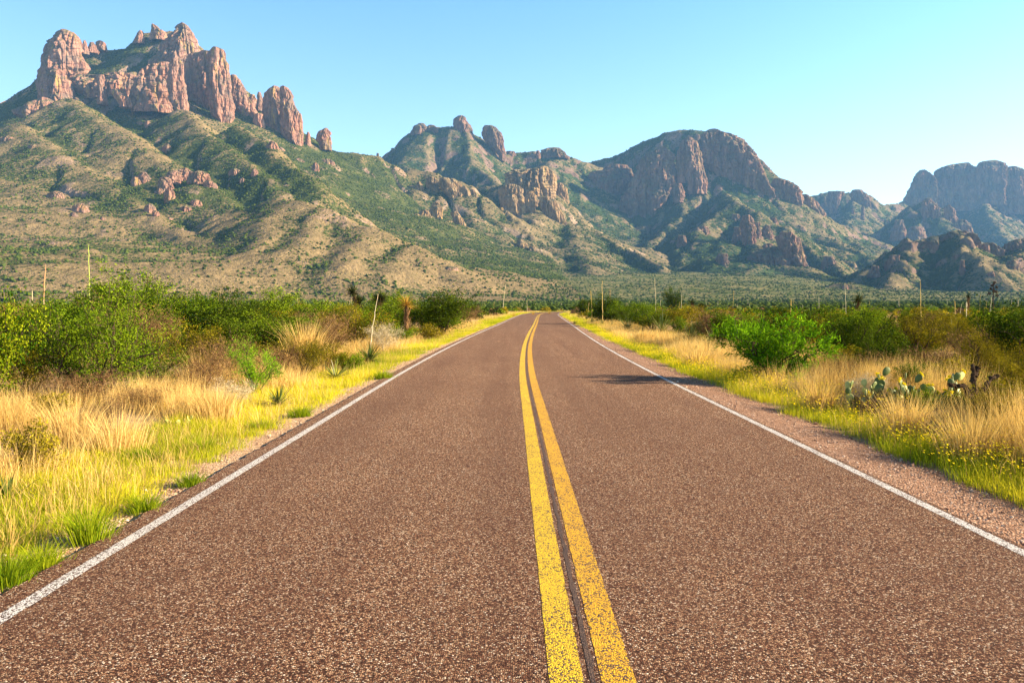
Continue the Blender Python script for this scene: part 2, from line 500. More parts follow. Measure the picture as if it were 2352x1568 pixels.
        D = am * (1.0 * r1 + 0.6 * r2 + 0.42 * r3 + 0.55 * r4 + 0.7 * r5 - 0.2 * led)
        top = np.linspace(0, 1, n)[:, None]
        D = D * (0.25 + 0.75 * sstep(0, 0.15, top))
        nrm = np.hypot(ex * b, ey * a) + 1e-6
        Xv = Xv + D * ex * b / nrm; Yv = Yv + D * ey * a / nrm
        Zv = Zv + am * 0.5 * noise3(Xv / lam, Yv / lam, Zv * 0 + seed, seed + 6) * (1 - top)
        V = np.stack([Xv, Yv, Zv], -1).reshape(-1, 3)
        apex = np.array([[Xv[0].mean(), Yv[0].mean(), Zv[0].max() + 0.15 * am]])
        V = np.concatenate([V, apex])
        i, j = np.meshgrid(np.arange(n - 1), np.arange(k), indexing='ij')
        q = np.stack([i * k + j, (i + 1) * k + j, (i + 1) * k + (j + 1) % k, i * k + (j + 1) % k], -1).reshape(-1, 4)
        j = np.arange(k)
        t = np.stack([np.full(k, n * k), j, (j + 1) % k], 1)
        o = obj(name, mesh_np(name, V, [q, t], mat or s.cliff, None, False), s.o)
        return o

SAND = (0.36, 0.27, 0.14)
slopeA = make_slope_mat("slope_near", (0.235, 0.17, 0.09), (0.15, 0.115, 0.058), (0.075, 0.088, 0.025), (0.026, 0.042, 0.012), (0.11, 0.075, 0.06), (0.36, 0.25, 0.19))
slopeC = make_slope_mat("slope_middle", (0.20, 0.148, 0.08), (0.105, 0.09, 0.045), (0.050, 0.074, 0.020), (0.018, 0.036, 0.011), (0.10, 0.075, 0.055), (0.36, 0.26, 0.18), 0.8)
slopeD = make_slope_mat("slope_far", (0.19, 0.14, 0.08), (0.10, 0.09, 0.042), (0.046, 0.070, 0.020), (0.017, 0.034, 0.011), (0.075, 0.05, 0.04), (0.25, 0.17, 0.13), 0.6)
cliffA = make_cliff_mat("cliff_pink", (0.11, 0.052, 0.042), (0.30, 0.155, 0.115), (0.46, 0.28, 0.21), (0.38, 0.27, 0.07), (0.17, 0.13, 0.11), 1.0)
cliffC = make_cliff_mat("cliff_tan", (0.11, 0.06, 0.035), (0.28, 0.18, 0.095), (0.42, 0.29, 0.16), (0.38, 0.26, 0.08), (0.17, 0.125, 0.09), 0.8, 7.0)
cliffD = make_cliff_mat("cliff_dusky", (0.085, 0.042, 0.034), (0.21, 0.115, 0.085), (0.34, 0.21, 0.155), (0.26, 0.18, 0.08), (0.115, 0.088, 0.07), 0.6, 9.0)
MOUNTS = []

# left massif
A = Mountain("grassy mountain with pink rock towers on its summit, left of the road", (-2250, 120), (760, 3350), 5.5, [
    ([(-300, 360, 2700), (-100, 290, 2700), (0, 240, 2720), (70, 203, 2780), (120, 165, 2850), (200, 118, 2950), (300, 114, 3000), (345, 80, 3000),
      (400, 72, 3000), (424, 80, 2990), (436, 104, 2980), (455, 122, 2950), (474, 128, 2930), (488, 170, 2890), (512, 208, 2870), (545, 232, 2860), (575, 256, 2850), (620, 300, 2830), (700, 334, 2830), (770, 347, 2830),
      (870, 360, 2880), (905, 380, 2880), (940, 430, 2900)], 1.0, 1200, 15, 40, 150),
    (spur((170, 232), (240, 275), (313, 322), (410, 388), (470, 425), (545, 480)), 0.66, 900, 30, 26, 90),
    (spur((40, 285), (110, 330), (150, 363), (283, 437), (350, 490), (433, 545), (520, 583)), 0.66, 900, 30, 26, 90),
    (spur((-200, 350), (-60, 400), (60, 425), (133, 455), (233, 507), (300, 553), (433, 605)), 0.62, 800, 30, 24, 85),
    (spur((-260, 420), (-100, 470), (0, 522), (117, 567), (190, 595), (260, 628)), 0.58, 700, 30, 22, 85),
    (spur((420, 250), (470, 310), (540, 350), (610, 410), (650, 440)), 0.75, 900, 20, 30, 90),
    (spur((545, 290), (610, 330), (690, 395), (740, 430)), 0.85, 900, 20, 28, 90),
    # the rounded tan hill in front
    ([(600, 466, 1570), (640, 457, 1530), (690, 460, 1490), (735, 481, 1450), (784, 499, 1430), (851, 529, 1390), (917, 562, 1350), (1001, 597, 1290), (1062, 630, 1230)], 0.62, 700, 26, 12, 75),
    ([(640, 458, 1530), (628, 520, 1370), (585, 580, 1200), (530, 628, 1080)], 0.66, 600, 22, 12, 60),
    ([(735, 483, 1450), (715, 530, 1330), (660, 580, 1190), (610, 630, 1080)], 0.66, 600, 22, 12, 60),
    ([(830, 522, 1390), (800, 570, 1250), (750, 620, 1110)], 0.6, 600, 22, 10, 60),
    ([(930, 568, 1340), (900, 610, 1210), (860, 645, 1100)], 0.5, 600, 22, 10, 60),
    ([(170, 640, 1200), (240, 615, 1210), (330, 613, 1190), (413, 607, 1180), (520, 632, 1160), (640, 664, 1120), (760, 672, 1100)], 0.33, 400, 30, 10, 60),
], slopeA, 0.36, 11, 3.0, 0.42, 14, lambda X, Y, H: 0.30 * sstep(380, 640, H) + 0.26 * sstep(-1150, -520, X) * sstep(120, 330, H) + 0.02 * sstep(150, 60, H) + 0.42 * sstep(1560, 1690, Y) * sstep(-900, -600, X) - 0.16 * sstep(1600, 1500, Y) * sstep(-620, -480, X))
A.cliff = cliffA; MOUNTS.append(A)
for r, Y in [
    ([(70, 152, 176), (74, 146, 184), (80, 139, 189), (88, 133, 193), (98, 125, 197), (108, 119, 200), (120, 113, 202), (135, 109, 204), (150, 105, 206), (160, 107, 206), (175, 106, 192), (190, 104, 180), (232, 100, 176)], 2600),
    ([(160, 148, 160), (167, 118, 166), (190, 108, 173), (215, 103, 177), (238, 97, 182)], 2530),
    ([(85, 190, 196), (95, 186, 202), (118, 184, 205)], 2850), ([(93, 208, 212), (103, 205, 216), (120, 203, 218)], 2850),
    ([(98, 222, 230), (106, 218, 236), (118, 215, 240)], 2880), ([(94, 240, 250), (98, 235, 256), (112, 231, 258)], 2900),
    ([(71, 333, 340), (80, 328, 343), (96, 322, 345)], 2900), ([(56, 363, 368), (65, 361, 378), (71, 361, 390), (88, 358, 395)], 2900),
    ([(57, 426, 443), (60, 420, 447), (72, 410, 454), (85, 400, 457), (100, 388, 459), (112, 380, 461), (130, 366, 462), (150, 356, 463)], 2780),
    ([(143, 384, 400), (150, 356, 402), (158, 336, 404), (170, 326, 406), (200, 320, 408), (225, 318, 408), (243, 318, 404)], 2480),
    ([(134, 408, 420), (140, 402, 427), (150, 400, 433), (180, 398, 434), (210, 396, 436), (235, 402, 438), (258, 416, 441)], 2430),
    ([(172, 236, 252), (180, 234, 254), (205, 238, 251), (229, 236, 257)], 2490),
    ([(178, 195, 330), (186, 182, 330), (205, 180, 330), (226, 215, 325)], 2570),
    ([(205, 272, 282), (215, 270, 296), (225, 275, 308), (240, 286, 312)], 2440),
    ([(110, 500, 518), (114, 494, 525), (122, 488, 529), (140, 484, 532), (170, 480, 535), (200, 482, 538), (240, 488, 542), (266, 492, 543), (276, 500, 540), (289, 512, 530)], 2540),
    ([(122, 450, 500), (130, 440, 506), (160, 434, 510), (200, 432, 512), (235, 440, 512), (255, 462, 512), (268, 485, 515)], 2610),
    ([(94, 386, 440), (104, 382, 456), (125, 384, 458), (150, 390, 460)], 2800),
    ([(174, 540, 552), (182, 538, 560), (195, 537, 566), (215, 537, 575), (235, 538, 583), (255, 545, 592), (270, 555, 598), (284, 572, 604)], 2700),
    ([(262, 592, 610), (280, 588, 614), (298, 600, 616)], 2620), ([(212, 600, 606), (225, 598, 609), (248, 594, 611)], 2800),
    ([(218, 582, 592), (232, 578, 598), (250, 572, 600)], 2830),
    ([(200, 634, 645), (208, 622, 651), (220, 617, 656), (240, 614, 660), (262, 609, 664), (290, 616, 668), (320, 642, 676)], 2650),
    ([(200, 652, 668), (208, 649, 674), (223, 649, 680), (250, 650, 685), (264, 650, 695), (303, 652, 699), (325, 664, 698), (339, 684, 696)], 2620),
    ([(303, 711, 715), (310, 707, 717), (332, 706, 719)], 2700), ([(295, 748, 756), (302, 738, 762), (320, 731, 764), (337, 738, 766)], 2740),
    ([(228, 104, 130), (238, 84, 134), (246, 64, 136), (256, 48, 137), (264, 52, 128), (276, 70, 108)], 2330)]:
    w = r[-1][2] - r[-1][1]
    EW = {70: (0.1, 0.85), 160: (0.45, 0.9), 57: (0.35, 0.8), 143: (-0.5, 0.25), 134: (-0.1, 0.5), 178: (0.6, 0.3), 110: (0.0, 0.8), 122: (0.9, 0.85), 94: (0.9, 0.8), 174: (-0.2, 0.5), 228: (0.1, 0.8)}
    e, wd = EW.get(r[0][0], (0.1, 0.7))
    A.crag(r, Y, e=e, wd=wd)
def rocks(M, L, name="outcrop", dr=0.9, amp=1.2):
    for x, yb, w, h in L:
        w, h = w * 1.25, h * 1.35
        M.crag([(yb - h, x - w * .2, x + w * .2), (yb - h * .7, x - w * .42, x + w * .4), (yb - h * .3, x - w * .5, x + w * .5), (yb, x - w * .46, x + w * .48)], None, dr, name, amp=amp)
rocks(A, [(405, 428, 34, 26), (432, 420, 40, 24), (462, 426, 44, 24), (485, 436, 26, 16), (385, 440, 30, 24), (372, 452, 22, 14), (336, 424, 30, 20), (318, 430, 22, 16),
          (395, 462, 20, 22), (455, 478, 26, 14), (430, 490, 24, 12), (350, 492, 22, 18), (362, 500, 14, 12), (135, 458, 34, 14), (190, 492, 30, 18), (175, 502, 14, 10), (240, 508, 16, 8),
          (392, 350, 18, 14), (380, 352, 12, 8), (545, 402, 26, 10), (590, 408, 16, 14), (630, 345, 22, 14), (650, 350, 14, 8), (690, 375, 20, 8), (728, 398, 14, 18), (755, 380, 24, 10), (560, 420, 12, 8),
          (330, 292, 14, 10), (348, 288, 10, 8), (200, 345, 34, 10), (185, 352, 26, 7), (90, 340, 24, 6), (30, 322, 30, 6), (187, 240, 8, 12), (395, 585 - 75, 16, 8), (1030, 622, 40, 7), (1000, 616, 18, 5)])

# back peak in the centre
Bm = Mountain("blue-green back peak with two rock knobs, seen above the middle of the road", (-1150, 750), (3250, 5100), 9, [
    ([(700, 400, 4250), (770, 372, 4250), (870, 360, 4250), (910, 336, 4300), (945, 306, 4300), (980, 291, 4300), (1040, 291, 4300), (1070, 302, 4300), (1100, 314, 4300), (1150, 348, 4350),
      (1200, 352, 4400), (1260, 350, 4400), (1300, 362, 4450), (1345, 374, 4500), (1420, 400, 4600)], 0.95, 1600, 20, 60, 180),
    ([(1068, 304, 4250), (1085, 370, 3980), (1120, 405, 3800), (1170, 440, 3600)], 0.85, 1000, 25, 40, 120),
    ([(960, 305, 4280), (940, 360, 4050), (900, 410, 3850), (870, 440, 3700)], 0.85, 1000, 25, 40, 120),
    ([(1270, 356, 4380), (1240, 390, 4200), (1200, 420, 4000)], 0.8, 1000, 25, 30, 120),
], slopeD, 0.78, 23, 5.0, 0.9)
Bm.cliff = cliffD; MOUNTS.append(Bm)
for r, Y in [([(267, 1053, 1065), (273, 1046, 1072), (285, 1043, 1077), (300, 1046, 1085), (312, 1048, 1088)], 4230),
             ([(288, 1115, 1122), (292, 1113, 1138), (305, 1109, 1150), (320, 1111, 1156), (338, 1124, 1158), (356, 1146, 1160)], 4200),
             ([(284, 962, 976), (292, 952, 980), (306, 944, 982)], 4250), ([(288, 985, 1000), (296, 980, 1012), (306, 978, 1014)], 4260), ([(341, 1258, 1284), (347, 1246, 1294), (360, 1240, 1304)], 4330), ([(346, 1232, 1238), (360, 1228, 1242)], 4330),
             ([(352, 868, 873), (372, 866, 876)], 4180), ([(348, 1163, 1180), (358, 1160, 1186)], 4330)]:
    Bm.crag(r, Y)

# rocky hills in the middle distance
C = Mountain("pair of tan rocky hills below the back peak, beyond the bend of the road", (-780, 950), (1950, 3750), 6.5, [
    ([(800, 440, 3000), (850, 420, 3020), (890, 405, 3000), (950, 392, 2950), (1000, 395, 2930), (1050, 418, 2880), (1110, 455, 2820), (1150, 480, 2800)], 0.8, 900, 25, 35, 100),
    ([(955, 393, 2950), (940, 440, 2780), (965, 480, 2640), (995, 505, 2540), (1020, 550, 2380), (1040, 590, 2230)], 0.75, 800, 22, 25, 80),
    ([(1070, 460, 2850), (1090, 520, 2600), (1130, 575, 2350), (1170, 610, 2200)], 0.5, 800, 30, 20, 80),
    ([(1060, 445, 3300), (1110, 430, 3300), (1160, 424, 3260), (1210, 424, 3230), (1250, 430, 3200), (1270, 470, 3150), (1290, 510, 3050), (1370, 535, 2920), (1450, 580, 2700), (1520, 610, 2500)], 0.85, 900, 18, 30, 100),
    ([(1220, 480, 3000), (1215, 540, 2700), (1200, 580, 2450), (1190, 610, 2250)], 0.5, 800, 35, 22, 90),
    ([(1310, 510, 2980), (1330, 570, 2600), (1360, 610, 2300)], 0.45, 800, 35, 20, 90),
], slopeC, 0.52, 37, 6.0, 0.8)
C.cliff = cliffC; MOUNTS.append(C)
for r in [[(418, 960, 968), (428, 955, 974), (440, 958, 976)], [(407, 984, 1000), (418, 977, 1008), (445, 990, 1014)], [(409, 1010, 1030), (422, 1006, 1044), (440, 1018, 1052), (458, 1036, 1054)],
          [(411, 1026, 1046), (424, 1024, 1060), (454, 1046, 1070)], [(428, 1064, 1072), (440, 1062, 1080), (453, 1068, 1084)], [(435, 1080, 1090), (454, 1082, 1100)],
          [(465, 996, 1010), (480, 988, 1018), (508, 990, 1020)], [(484, 965, 985), (500, 957, 992), (528, 955, 990)], [(508, 1022, 1038), (522, 1019, 1044), (541, 1016, 1048)],
          [(494, 940, 965), (520, 930, 978), (562, 924, 976)], [(534, 976, 994), (548, 971, 999), (564, 974, 998)], [(536, 1011, 1021), (556, 1007, 1024)], [(543, 1038, 1056), (556, 1034, 1064), (568, 1034, 1060)],
          [(552, 1068, 1080), (576, 1064, 1092)], [(487, 1034, 1052), (505, 1040, 1064), (531, 1054, 1074)],
          [(581, 1124, 1146), (590, 1115, 1154), (610, 1110, 1158)], [(550, 1190, 1202), (560, 1186, 1210), (573, 1184, 1214)], [(566, 1216, 1228), (580, 1212, 1238)], [(590, 1010, 1024), (600, 1006, 1030)],
          [(470, 890, 905), (500, 870, 920), (520, 866, 915)]]:
    C.crag(r, None, amp=1.25)
for r, Y in [([(382, 1236, 1258), (388, 1192, 1266), (400, 1166, 1270), (440, 1160, 1273), (482, 1196, 1276)], 3080), ([(424, 1160, 1185), (432, 1148, 1198), (455, 1143, 1206), (485, 1150, 1208), (506, 1176, 1206)], 2940),
             ([(440, 1208, 1226), (455, 1204, 1232), (494, 1206, 1230)], 2960), ([(452, 1236, 1268), (470, 1236, 1282), (495, 1250, 1294), (515, 1268, 1299), (541, 1281, 1293)], 2930),
             ([(421, 1276, 1290), (432, 1273, 1300), (470, 1276, 1308), (498, 1290, 1311)], 3180), ([(478, 1146, 1156), (500, 1142, 1162)], 2900)]:
    C.crag(r, Y, 0.8)

# domed mountain right of the bend
D = Mountain("domed mountain with broad cliff faces, right of the bend in the road", (250, 2300), (2050, 5300), 8, [
    ([(1300, 400, 4750), (1345, 374, 4750), (1420, 356, 4700), (1480, 326, 4650), (1520, 304, 4600), (1580, 301, 4560), (1640, 299, 4520), (1690, 320, 4480), (1730, 352, 4450), (1756, 384, 4430), (1785, 432, 4400),
      (1830, 462, 4420), (1860, 478, 4450), (1930, 520, 4500)], 1.05, 1700, 20, 60, 170),
    ([(1560, 440, 4150), (1580, 480, 3950), (1530, 530, 3600), (1480, 575, 3200)], 0.7, 1200, 25, 35, 130),
    ([(1660, 440, 4150), (1690, 466, 3650), (1740, 490, 3480), (1800, 522, 3300), (1850, 558, 3120), (1905, 605, 2850), (1960, 640, 2550)], 0.72, 900, 20, 30, 110),
    ([(1690, 467, 3640), (1640, 500, 3480), (1590, 540, 3250), (1550, 580, 3000)], 0.75, 900, 20, 28, 100),
    ([(1740, 492, 3470), (1730, 540, 3150), (1740, 580, 2850), (1760, 600, 2700), (1700, 628, 2430)], 0.62, 900, 24, 26, 100),
    ([(1640, 590, 2680), (1680, 592, 2680), (1760, 606, 2660), (1840, 612, 2620), (1900, 640, 2400), (1950, 655, 2250)], 0.5, 600, 24, 18, 80),
    ([(1565, 545, 3150), (1600, 533, 3130), (1650, 548, 3050)], 0.6, 500, 24, 14, 60),
    ([(1790, 450, 4350), (1860, 530, 3900), (1950, 570, 3500), (2010, 600, 3200)], 0.55, 1200, 25, 30, 120),
], slopeD, 0.70, 51, 6.0, 0.9)
D.cliff = cliffD; MOUNTS.append(D)
for r, Y in [([(340, 1508, 1524), (350, 1486, 1534), (370, 1468, 1543), (400, 1456, 1547), (430, 1446, 1548), (460, 1428, 1528), (492, 1420, 1496)], 4055),
             ([(349, 1552, 1564), (360, 1550, 1568), (408, 1552, 1571)], 4085), ([(316, 1570, 1584), (325, 1560, 1595), (350, 1554, 1603), (390, 1564, 1612), (424, 1578, 1622)], 4065),
             ([(300, 1622, 1650), (310, 1608, 1680), (330, 1600, 1704), (350, 1600, 1722), (380, 1612, 1738), (410, 1634, 1748), (436, 1664, 1750)], 4135),
             ([(352, 1702, 1722), (370, 1692, 1740), (400, 1692, 1755), (430, 1704, 1768), (450, 1736, 1780), (468, 1766, 1786)], 4095),
             ([(410, 1773, 1790), (420, 1770, 1815), (440, 1774, 1838), (466, 1792, 1838), (486, 1812, 1832)], 4085), ([(447, 1838, 1852), (466, 1838, 1874), (492, 1852, 1890)], 4135),
             ([(380, 1392, 1438), (400, 1356, 1448), (430, 1344, 1448), (456, 1350, 1420)], 4235), ([(422, 1545, 1562), (440, 1540, 1570), (458, 1545, 1566)], 3985)]:
    e, wd = {340: (0.82, 0.8), 349: (-0.5, 0.6), 300: (0.3, 0.45), 352: (0.5, 0.9), 410: (0.3, 0.8)}.get(r[0][0], (0.1, 0.7))
    D.crag(r, Y, 0.8, m=3.2, e=e, wd=wd)
for r in [[(492, 1680, 1694), (510, 1675, 1702)], [(495, 1702, 1722), (520, 1698, 1732), (565, 1706, 1734)], [(519, 1750, 1766), (550, 1746, 1774)], [(510, 1728, 1742), (550, 1724, 1748)],
          [(533, 1792, 1818), (545, 1778, 1834), (570, 1784, 1842), (600, 1808, 1847), (616, 1828, 1848)], [(568, 1762, 1790), (580, 1737, 1810), (600, 1718, 1822), (612, 1724, 1822)],
          [(522, 1684, 1700), (560, 1680, 1708)], [(541, 1556, 1572), (570, 1552, 1578)], [(583, 1648, 1668), (614, 1638, 1676)], [(589, 1888, 1912), (618, 1882, 1922)], [(560, 1752, 1772), (585, 1744, 1780)],
          [(500, 1768, 1780), (512, 1764, 1784)], [(520, 1606, 1622), (536, 1600, 1630)]]:
    D.crag(r, None, amp=1.2)

# saddle ridge, far mesa
E = Mountain("hazy saddle ridge and flat-topped mesa at the far right", (1950, 4900), (4400, 7700), 13, [
    ([(1780, 520, 5900), (1860, 450, 6000), (1900, 443, 6000), (1960, 440, 6000), (1985, 447, 6000), (2010, 472, 6050), (2060, 470, 6300), (2080, 462, 6500), (2150, 445, 6650), (2250, 440, 6650), (2340, 450, 6650), (2370, 480, 6600), (2460, 520, 6600)], 0.9, 1700, 25, 70, 220),
    ([(1960, 462, 5800), (1950, 510, 5300), (1930, 550, 4800)], 0.7, 1200, 30, 45, 150),
    ([(2260, 470, 6300), (2300, 540, 5500), (2350, 580, 5000)], 0.7, 1200, 30, 45, 150),
    ([(2000, 545, 4950), (2050, 505, 5000), (2090, 475, 5000), (2126, 462, 5000), (2160, 480, 4960), (2200, 510, 4900), (2235, 548, 4800), (2270, 590, 4700)], 0.95, 1100, 15, 40, 130),
], slopeD, 0.66, 67, 10.0, 1.6)
E.cliff = cliffD; MOUNTS.append(E)
for r, Y in [([(440, 1897, 1935), (455, 1894, 1926), (482, 1902, 1918)], 5750), ([(436, 1952, 1974), (445, 1946, 1985), (460, 1952, 1994), (484, 1976, 2000)], 5750), ([(478, 1952, 1957), (494, 1950, 1959)], 5500), ([(474, 1973, 1980), (506, 1972, 1982)], 5400),
             ([(392, 2105, 2115), (400, 2100, 2128), (420, 2090, 2145), (440, 2081, 2150), (460, 2074, 2150), (478, 2074, 2140)], 6350),
             ([(375, 2196, 2212), (380, 2166, 2220), (390, 2143, 2235), (410, 2138, 2240), (440, 2135, 2240), (468, 2140, 2235)], 6360),
             ([(370, 2262, 2290), (373, 2242, 2300), (385, 2236, 2305), (420, 2234, 2302), (455, 2240, 2295)], 6300), ([(382, 2306, 2324), (390, 2297, 2339), (410, 2292, 2347), (440, 2286, 2351), (474, 2290, 2362)], 6300),
             ([(456, 2121, 2132), (462, 2113, 2138), (480, 2107, 2150), (500, 2112, 2158), (535, 2104, 2150)], 4850), ([(470, 2168, 2175), (480, 2161, 2185), (505, 2160, 2194), (535, 2166, 2190)], 4830),
             ([(505, 2196, 2214), (520, 2182, 2225), (550, 2180, 2234)], 4760), ([(520, 2088, 2108), (552, 2080, 2122)], 4700), ([(505, 2052, 2070), (545, 2044, 2080)], 4780)]:
    E.crag(r, Y, 0.8, m=3.2, e={392: 0.6, 375: 0.7, 370: 0.55}.get(r[0][0], 0.3), wd=0.75)

# dark craggy hill at the right edge
G = Mountain("dark craggy hill at the right edge of the plain", (680, 1900), (1700, 2700), 5, [
    ([(1900, 672, 2080), (1960, 645, 2150), (2000, 612, 2220), (2060, 584, 2280), (2090, 562, 2300), (2130, 550, 2300), (2195, 536, 2300), (2235, 556, 2290), (2300, 578, 2300), (2352, 550, 2300), (2420, 532, 2300), (2520, 560, 2300)], 0.75, 600, 10, 30, 70),
    ([(2195, 540, 2290), (2200, 585, 2130), (2235, 580, 2100), (2270, 615, 2000)], 0.7, 500, 12, 22, 60),
    ([(2090, 565, 2290), (2060, 620, 2100), (2040, 655, 1950)], 0.6, 500, 14, 22, 60),
    ([(2352, 552, 2290), (2330, 600, 2100), (2320, 640, 1980)], 0.6, 500, 14, 22, 60),
    ([(1885, 668, 1850), (1915, 652, 1850), (1945, 652, 1840), (1975, 668, 1830)], 0.5, 300, 6, 5, 30),
], slopeD, 0.45, 83, 14.0, 1.5)
G.cliff = cliffD; MOUNTS.append(G)
for r, Y in [([(546, 2132, 2150), (556, 2088, 2152), (575, 2070, 2150), (598, 2078, 2130)], 2230), ([(530, 2188, 2204), (540, 2162, 2238), (560, 2152, 2244), (584, 2164, 2240)], 2240), ([(586, 2042, 2064), (600, 2033, 2062), (622, 2030, 2056)], 2190),
             ([(560, 2245, 2275), (575, 2242, 2300), (592, 2250, 2300)], 2240), ([(550, 2325, 2360), (565, 2306, 2370), (595, 2310, 2372)], 2240), ([(610, 2000, 2016), (632, 1992, 2020)], 2150)]:
    G.crag(r, Y, 0.9, m=3.0, amp=1.3, e=0.6, wd=0.9)
for r in [[(597, 2202, 2212), (638, 2198, 2216)], [(585, 2190, 2210), (602, 2180, 2222)], [(655, 1935, 1944), (668, 1930, 1950)], [(600, 2310, 2330), (620, 2300, 2340)], [(625, 2268, 2280), (640, 2262, 2286)]]:
    G.crag(r, None, amp=1.3)

# brush dotting the slopes: uncountable, so one mass
ICO = np.array([(0, 0, 1), (.894, 0, .447), (.276, .851, .447), (-.724, .526, .447), (-.724, -.526, .447), (.276, -.851, .447),
                (.724, .526, -.447), (-.276, .851, -.447), (-.894, 0, -.447), (-.276, -.851, -.447), (.724, -.526, -.447), (0, 0, -1)])
ICF = np.array([(0, 1, 2), (0, 2, 3), (0, 3, 4), (0, 4, 5), (0, 5, 1), (1, 6, 2), (2, 7, 3), (3, 8, 4), (4, 9, 5), (5, 10, 1),
                (6, 7, 2), (7, 8, 3), (8, 9, 4), (9, 10, 5), (10, 6, 1), (11, 7, 6), (11, 8, 7), (11, 9, 8), (11, 10, 9), (11, 6, 10)])
def blobs(P, R, rng, zs=0.8):
    n = len(P)
    J = 1 + rng.uniform(-0.38, 0.38, (n, 12))
    V = P[:, None] + ICO[None] * J[..., None] * R[:, None, None] * np.array([1, 1, zs]) + np.array([0, 0, 0.45]) * R[:, None, None]
    F = (ICF[None] + (np.arange(n) * 12)[:, None, None]).reshape(-1, 3)
    return V.reshape(-1, 3), F
brush_mat = leaf_mat("hill_brush", (0.018, 0.034, 0.008), (0.075, 0.10, 0.02), 0.0)
rng = np.random.default_rng(4)
for M, n, r0, r1, lab in ((A, 125000, 0.8, 2.6, "grassy mountain on the left"), (Bm, 18000, 2.2, 4.8, "back peak in the middle"), (C, 22000, 1.4, 3.6, "tan rocky hills"),
                          (D, 28000, 2.0, 4.6, "domed mountain"), (E, 16000, 3.0, 6.5, "far saddle and mesa"), (G, 9000, 1.0, 2.6, "craggy hill at the right edge")):
    x = rng.uniform(M.x[0], M.x[-1], n * 6); y = rng.uniform(M.y[0], M.y[-1], n * 6)
    i = ((y - M.y[0]) / M.step).astype(int).clip(0, len(M.y) - 2); j = ((x - M.x[0]) / M.step).astype(int).clip(0, len(M.x) - 2)
    vis = (np.abs(x / y) < 0.70) & M.keepmask[i, j] & (rng.random(n * 6) < (0.22 + M.green[i, j] ** 1.5 * 1.2) * np.clip(0.6 + 1.2 * fbm2(x / 70, y / 70, 3, 99), 0.12, 1.6))
    x, y = x[vis][:n], y[vis][:n]
    P = np.stack([x, y, M.at(x, y)], 1)
    R = r0 * .8 + (r1 - r0) * 1.25 * rng.random(len(x)) ** 2.6
    V, Fc = blobs(P, R, rng)
    me = mesh_np("hillside_brush", V, [Fc], brush_mat, {"tint": np.repeat(rng.random(len(x)), 12)})
    tag(obj("hillside_brush", me), "dark green bushes dotted over the " + lab, "brush", None, "stuff")

n = 90000
bb = rng.uniform(-0.70, 0.72, n); y = 170 * (3300 / 170) ** (rng.random(n) ** 0.6); x = bb * y
z = land(x, y)
hid = np.zeros(n, bool)
for M in MOUNTS:
    ins = (x > M.x[0]) & (x < M.x[-1]) & (y > M.y[0]) & (y < M.y[-1])
    hid |= ins & (M.at(x, y) > z + 1)
u, _ = road_uv(x, np.minimum(y, 400))
ok = ~hid & ((np.abs(u) > 8) | (y > 300)) & (rng.random(n) < 0.45 + 0.6 * fbm2(x / 130, y / 130, 3, 71) + 0.2)
x, y, z = x[ok], y[ok], z[ok]
V, Fc = blobs(np.stack([x, y, z], 1), (0.35 + 0.8 * rng.random(len(x)) ** 2) * (1 + y / 1500), rng, 0.75)
tag(obj("plain_scrub", mesh_np("plain_scrub", V, [Fc], brush_mat, {"tint": np.repeat(rng.random(len(x)) ** 0.7, 12)})), "low green scrub scattered over the distant plain and fan", "scrub", None, "stuff")

# ------------------------------------------------------------------ ground, road, paint
gm, nt, out = new_mat("desert_ground")
v = coords(nt)
n1 = noise_n(nt, v, 0.5, 5, 0.6); n2 = noise_n(nt, v, 6.0, 5, 0.7); n3 = noise_n(nt, v, 0.02, 5, 0.65); n4 = noise_n(nt, v, 0.11, 4, 0.7)
c = ramp(nt, n2, [(0.3, (0.20, 0.13, 0.075)), (0.5, (0.36, 0.24, 0.14)), (0.72, (0.50, 0.35, 0.22))])
c = mix(nt, ramp(nt, n1, [(0.4, 0), (0.65, 0.7)]), c, (0.30, 0.22, 0.11))
far = nd(nt, "Attribute", attribute_name="far").outputs["Fac"]
fc = mix(nt, ramp(nt, n4, [(0.42, 0), (0.58, 1)]), (0.25, 0.20, 0.095), (0.06, 0.085, 0.022))
fc = mix(nt, ramp(nt, n3, [(0.45, 0), (0.58, 0.8)]), fc, (0.05, 0.075, 0.02))
c = mix(nt, far, c, fc)
princ(nt, out, c, 1.0, n2, 0.0, 0.5, 0.03)
ys = np.concatenate([np.arange(-16, 10, 0.5), 10 * 1.022 ** np.arange(0, 312)])
sx = np.linspace(-1, 1, 361); sx = np.sign(sx) * np.abs(sx) ** 1.25
Xg = sx[None] * (26 + 0.78 * np.maximum(ys, 0))[:, None]; Yg = np.repeat(ys[:, None], len(sx), 1)
Zg = land(Xg, Yg)
nx = len(sx)
i, j = np.meshgrid(np.arange(len(ys) - 1), np.arange(nx - 1), indexing='ij')
q = np.stack([i * nx + j, i * nx + j + 1, (i + 1) * nx + j + 1, (i + 1) * nx + j], -1).reshape(-1, 4)
g = obj("ground", mesh_np("ground", np.stack([Xg, Yg, Zg], -1).reshape(-1, 3), [q], gm, {"far": sstep(120, 500, Yg).ravel()}, True))
tag(g, "stony desert plain rising to the foot of the mountains", None, None, "structure")
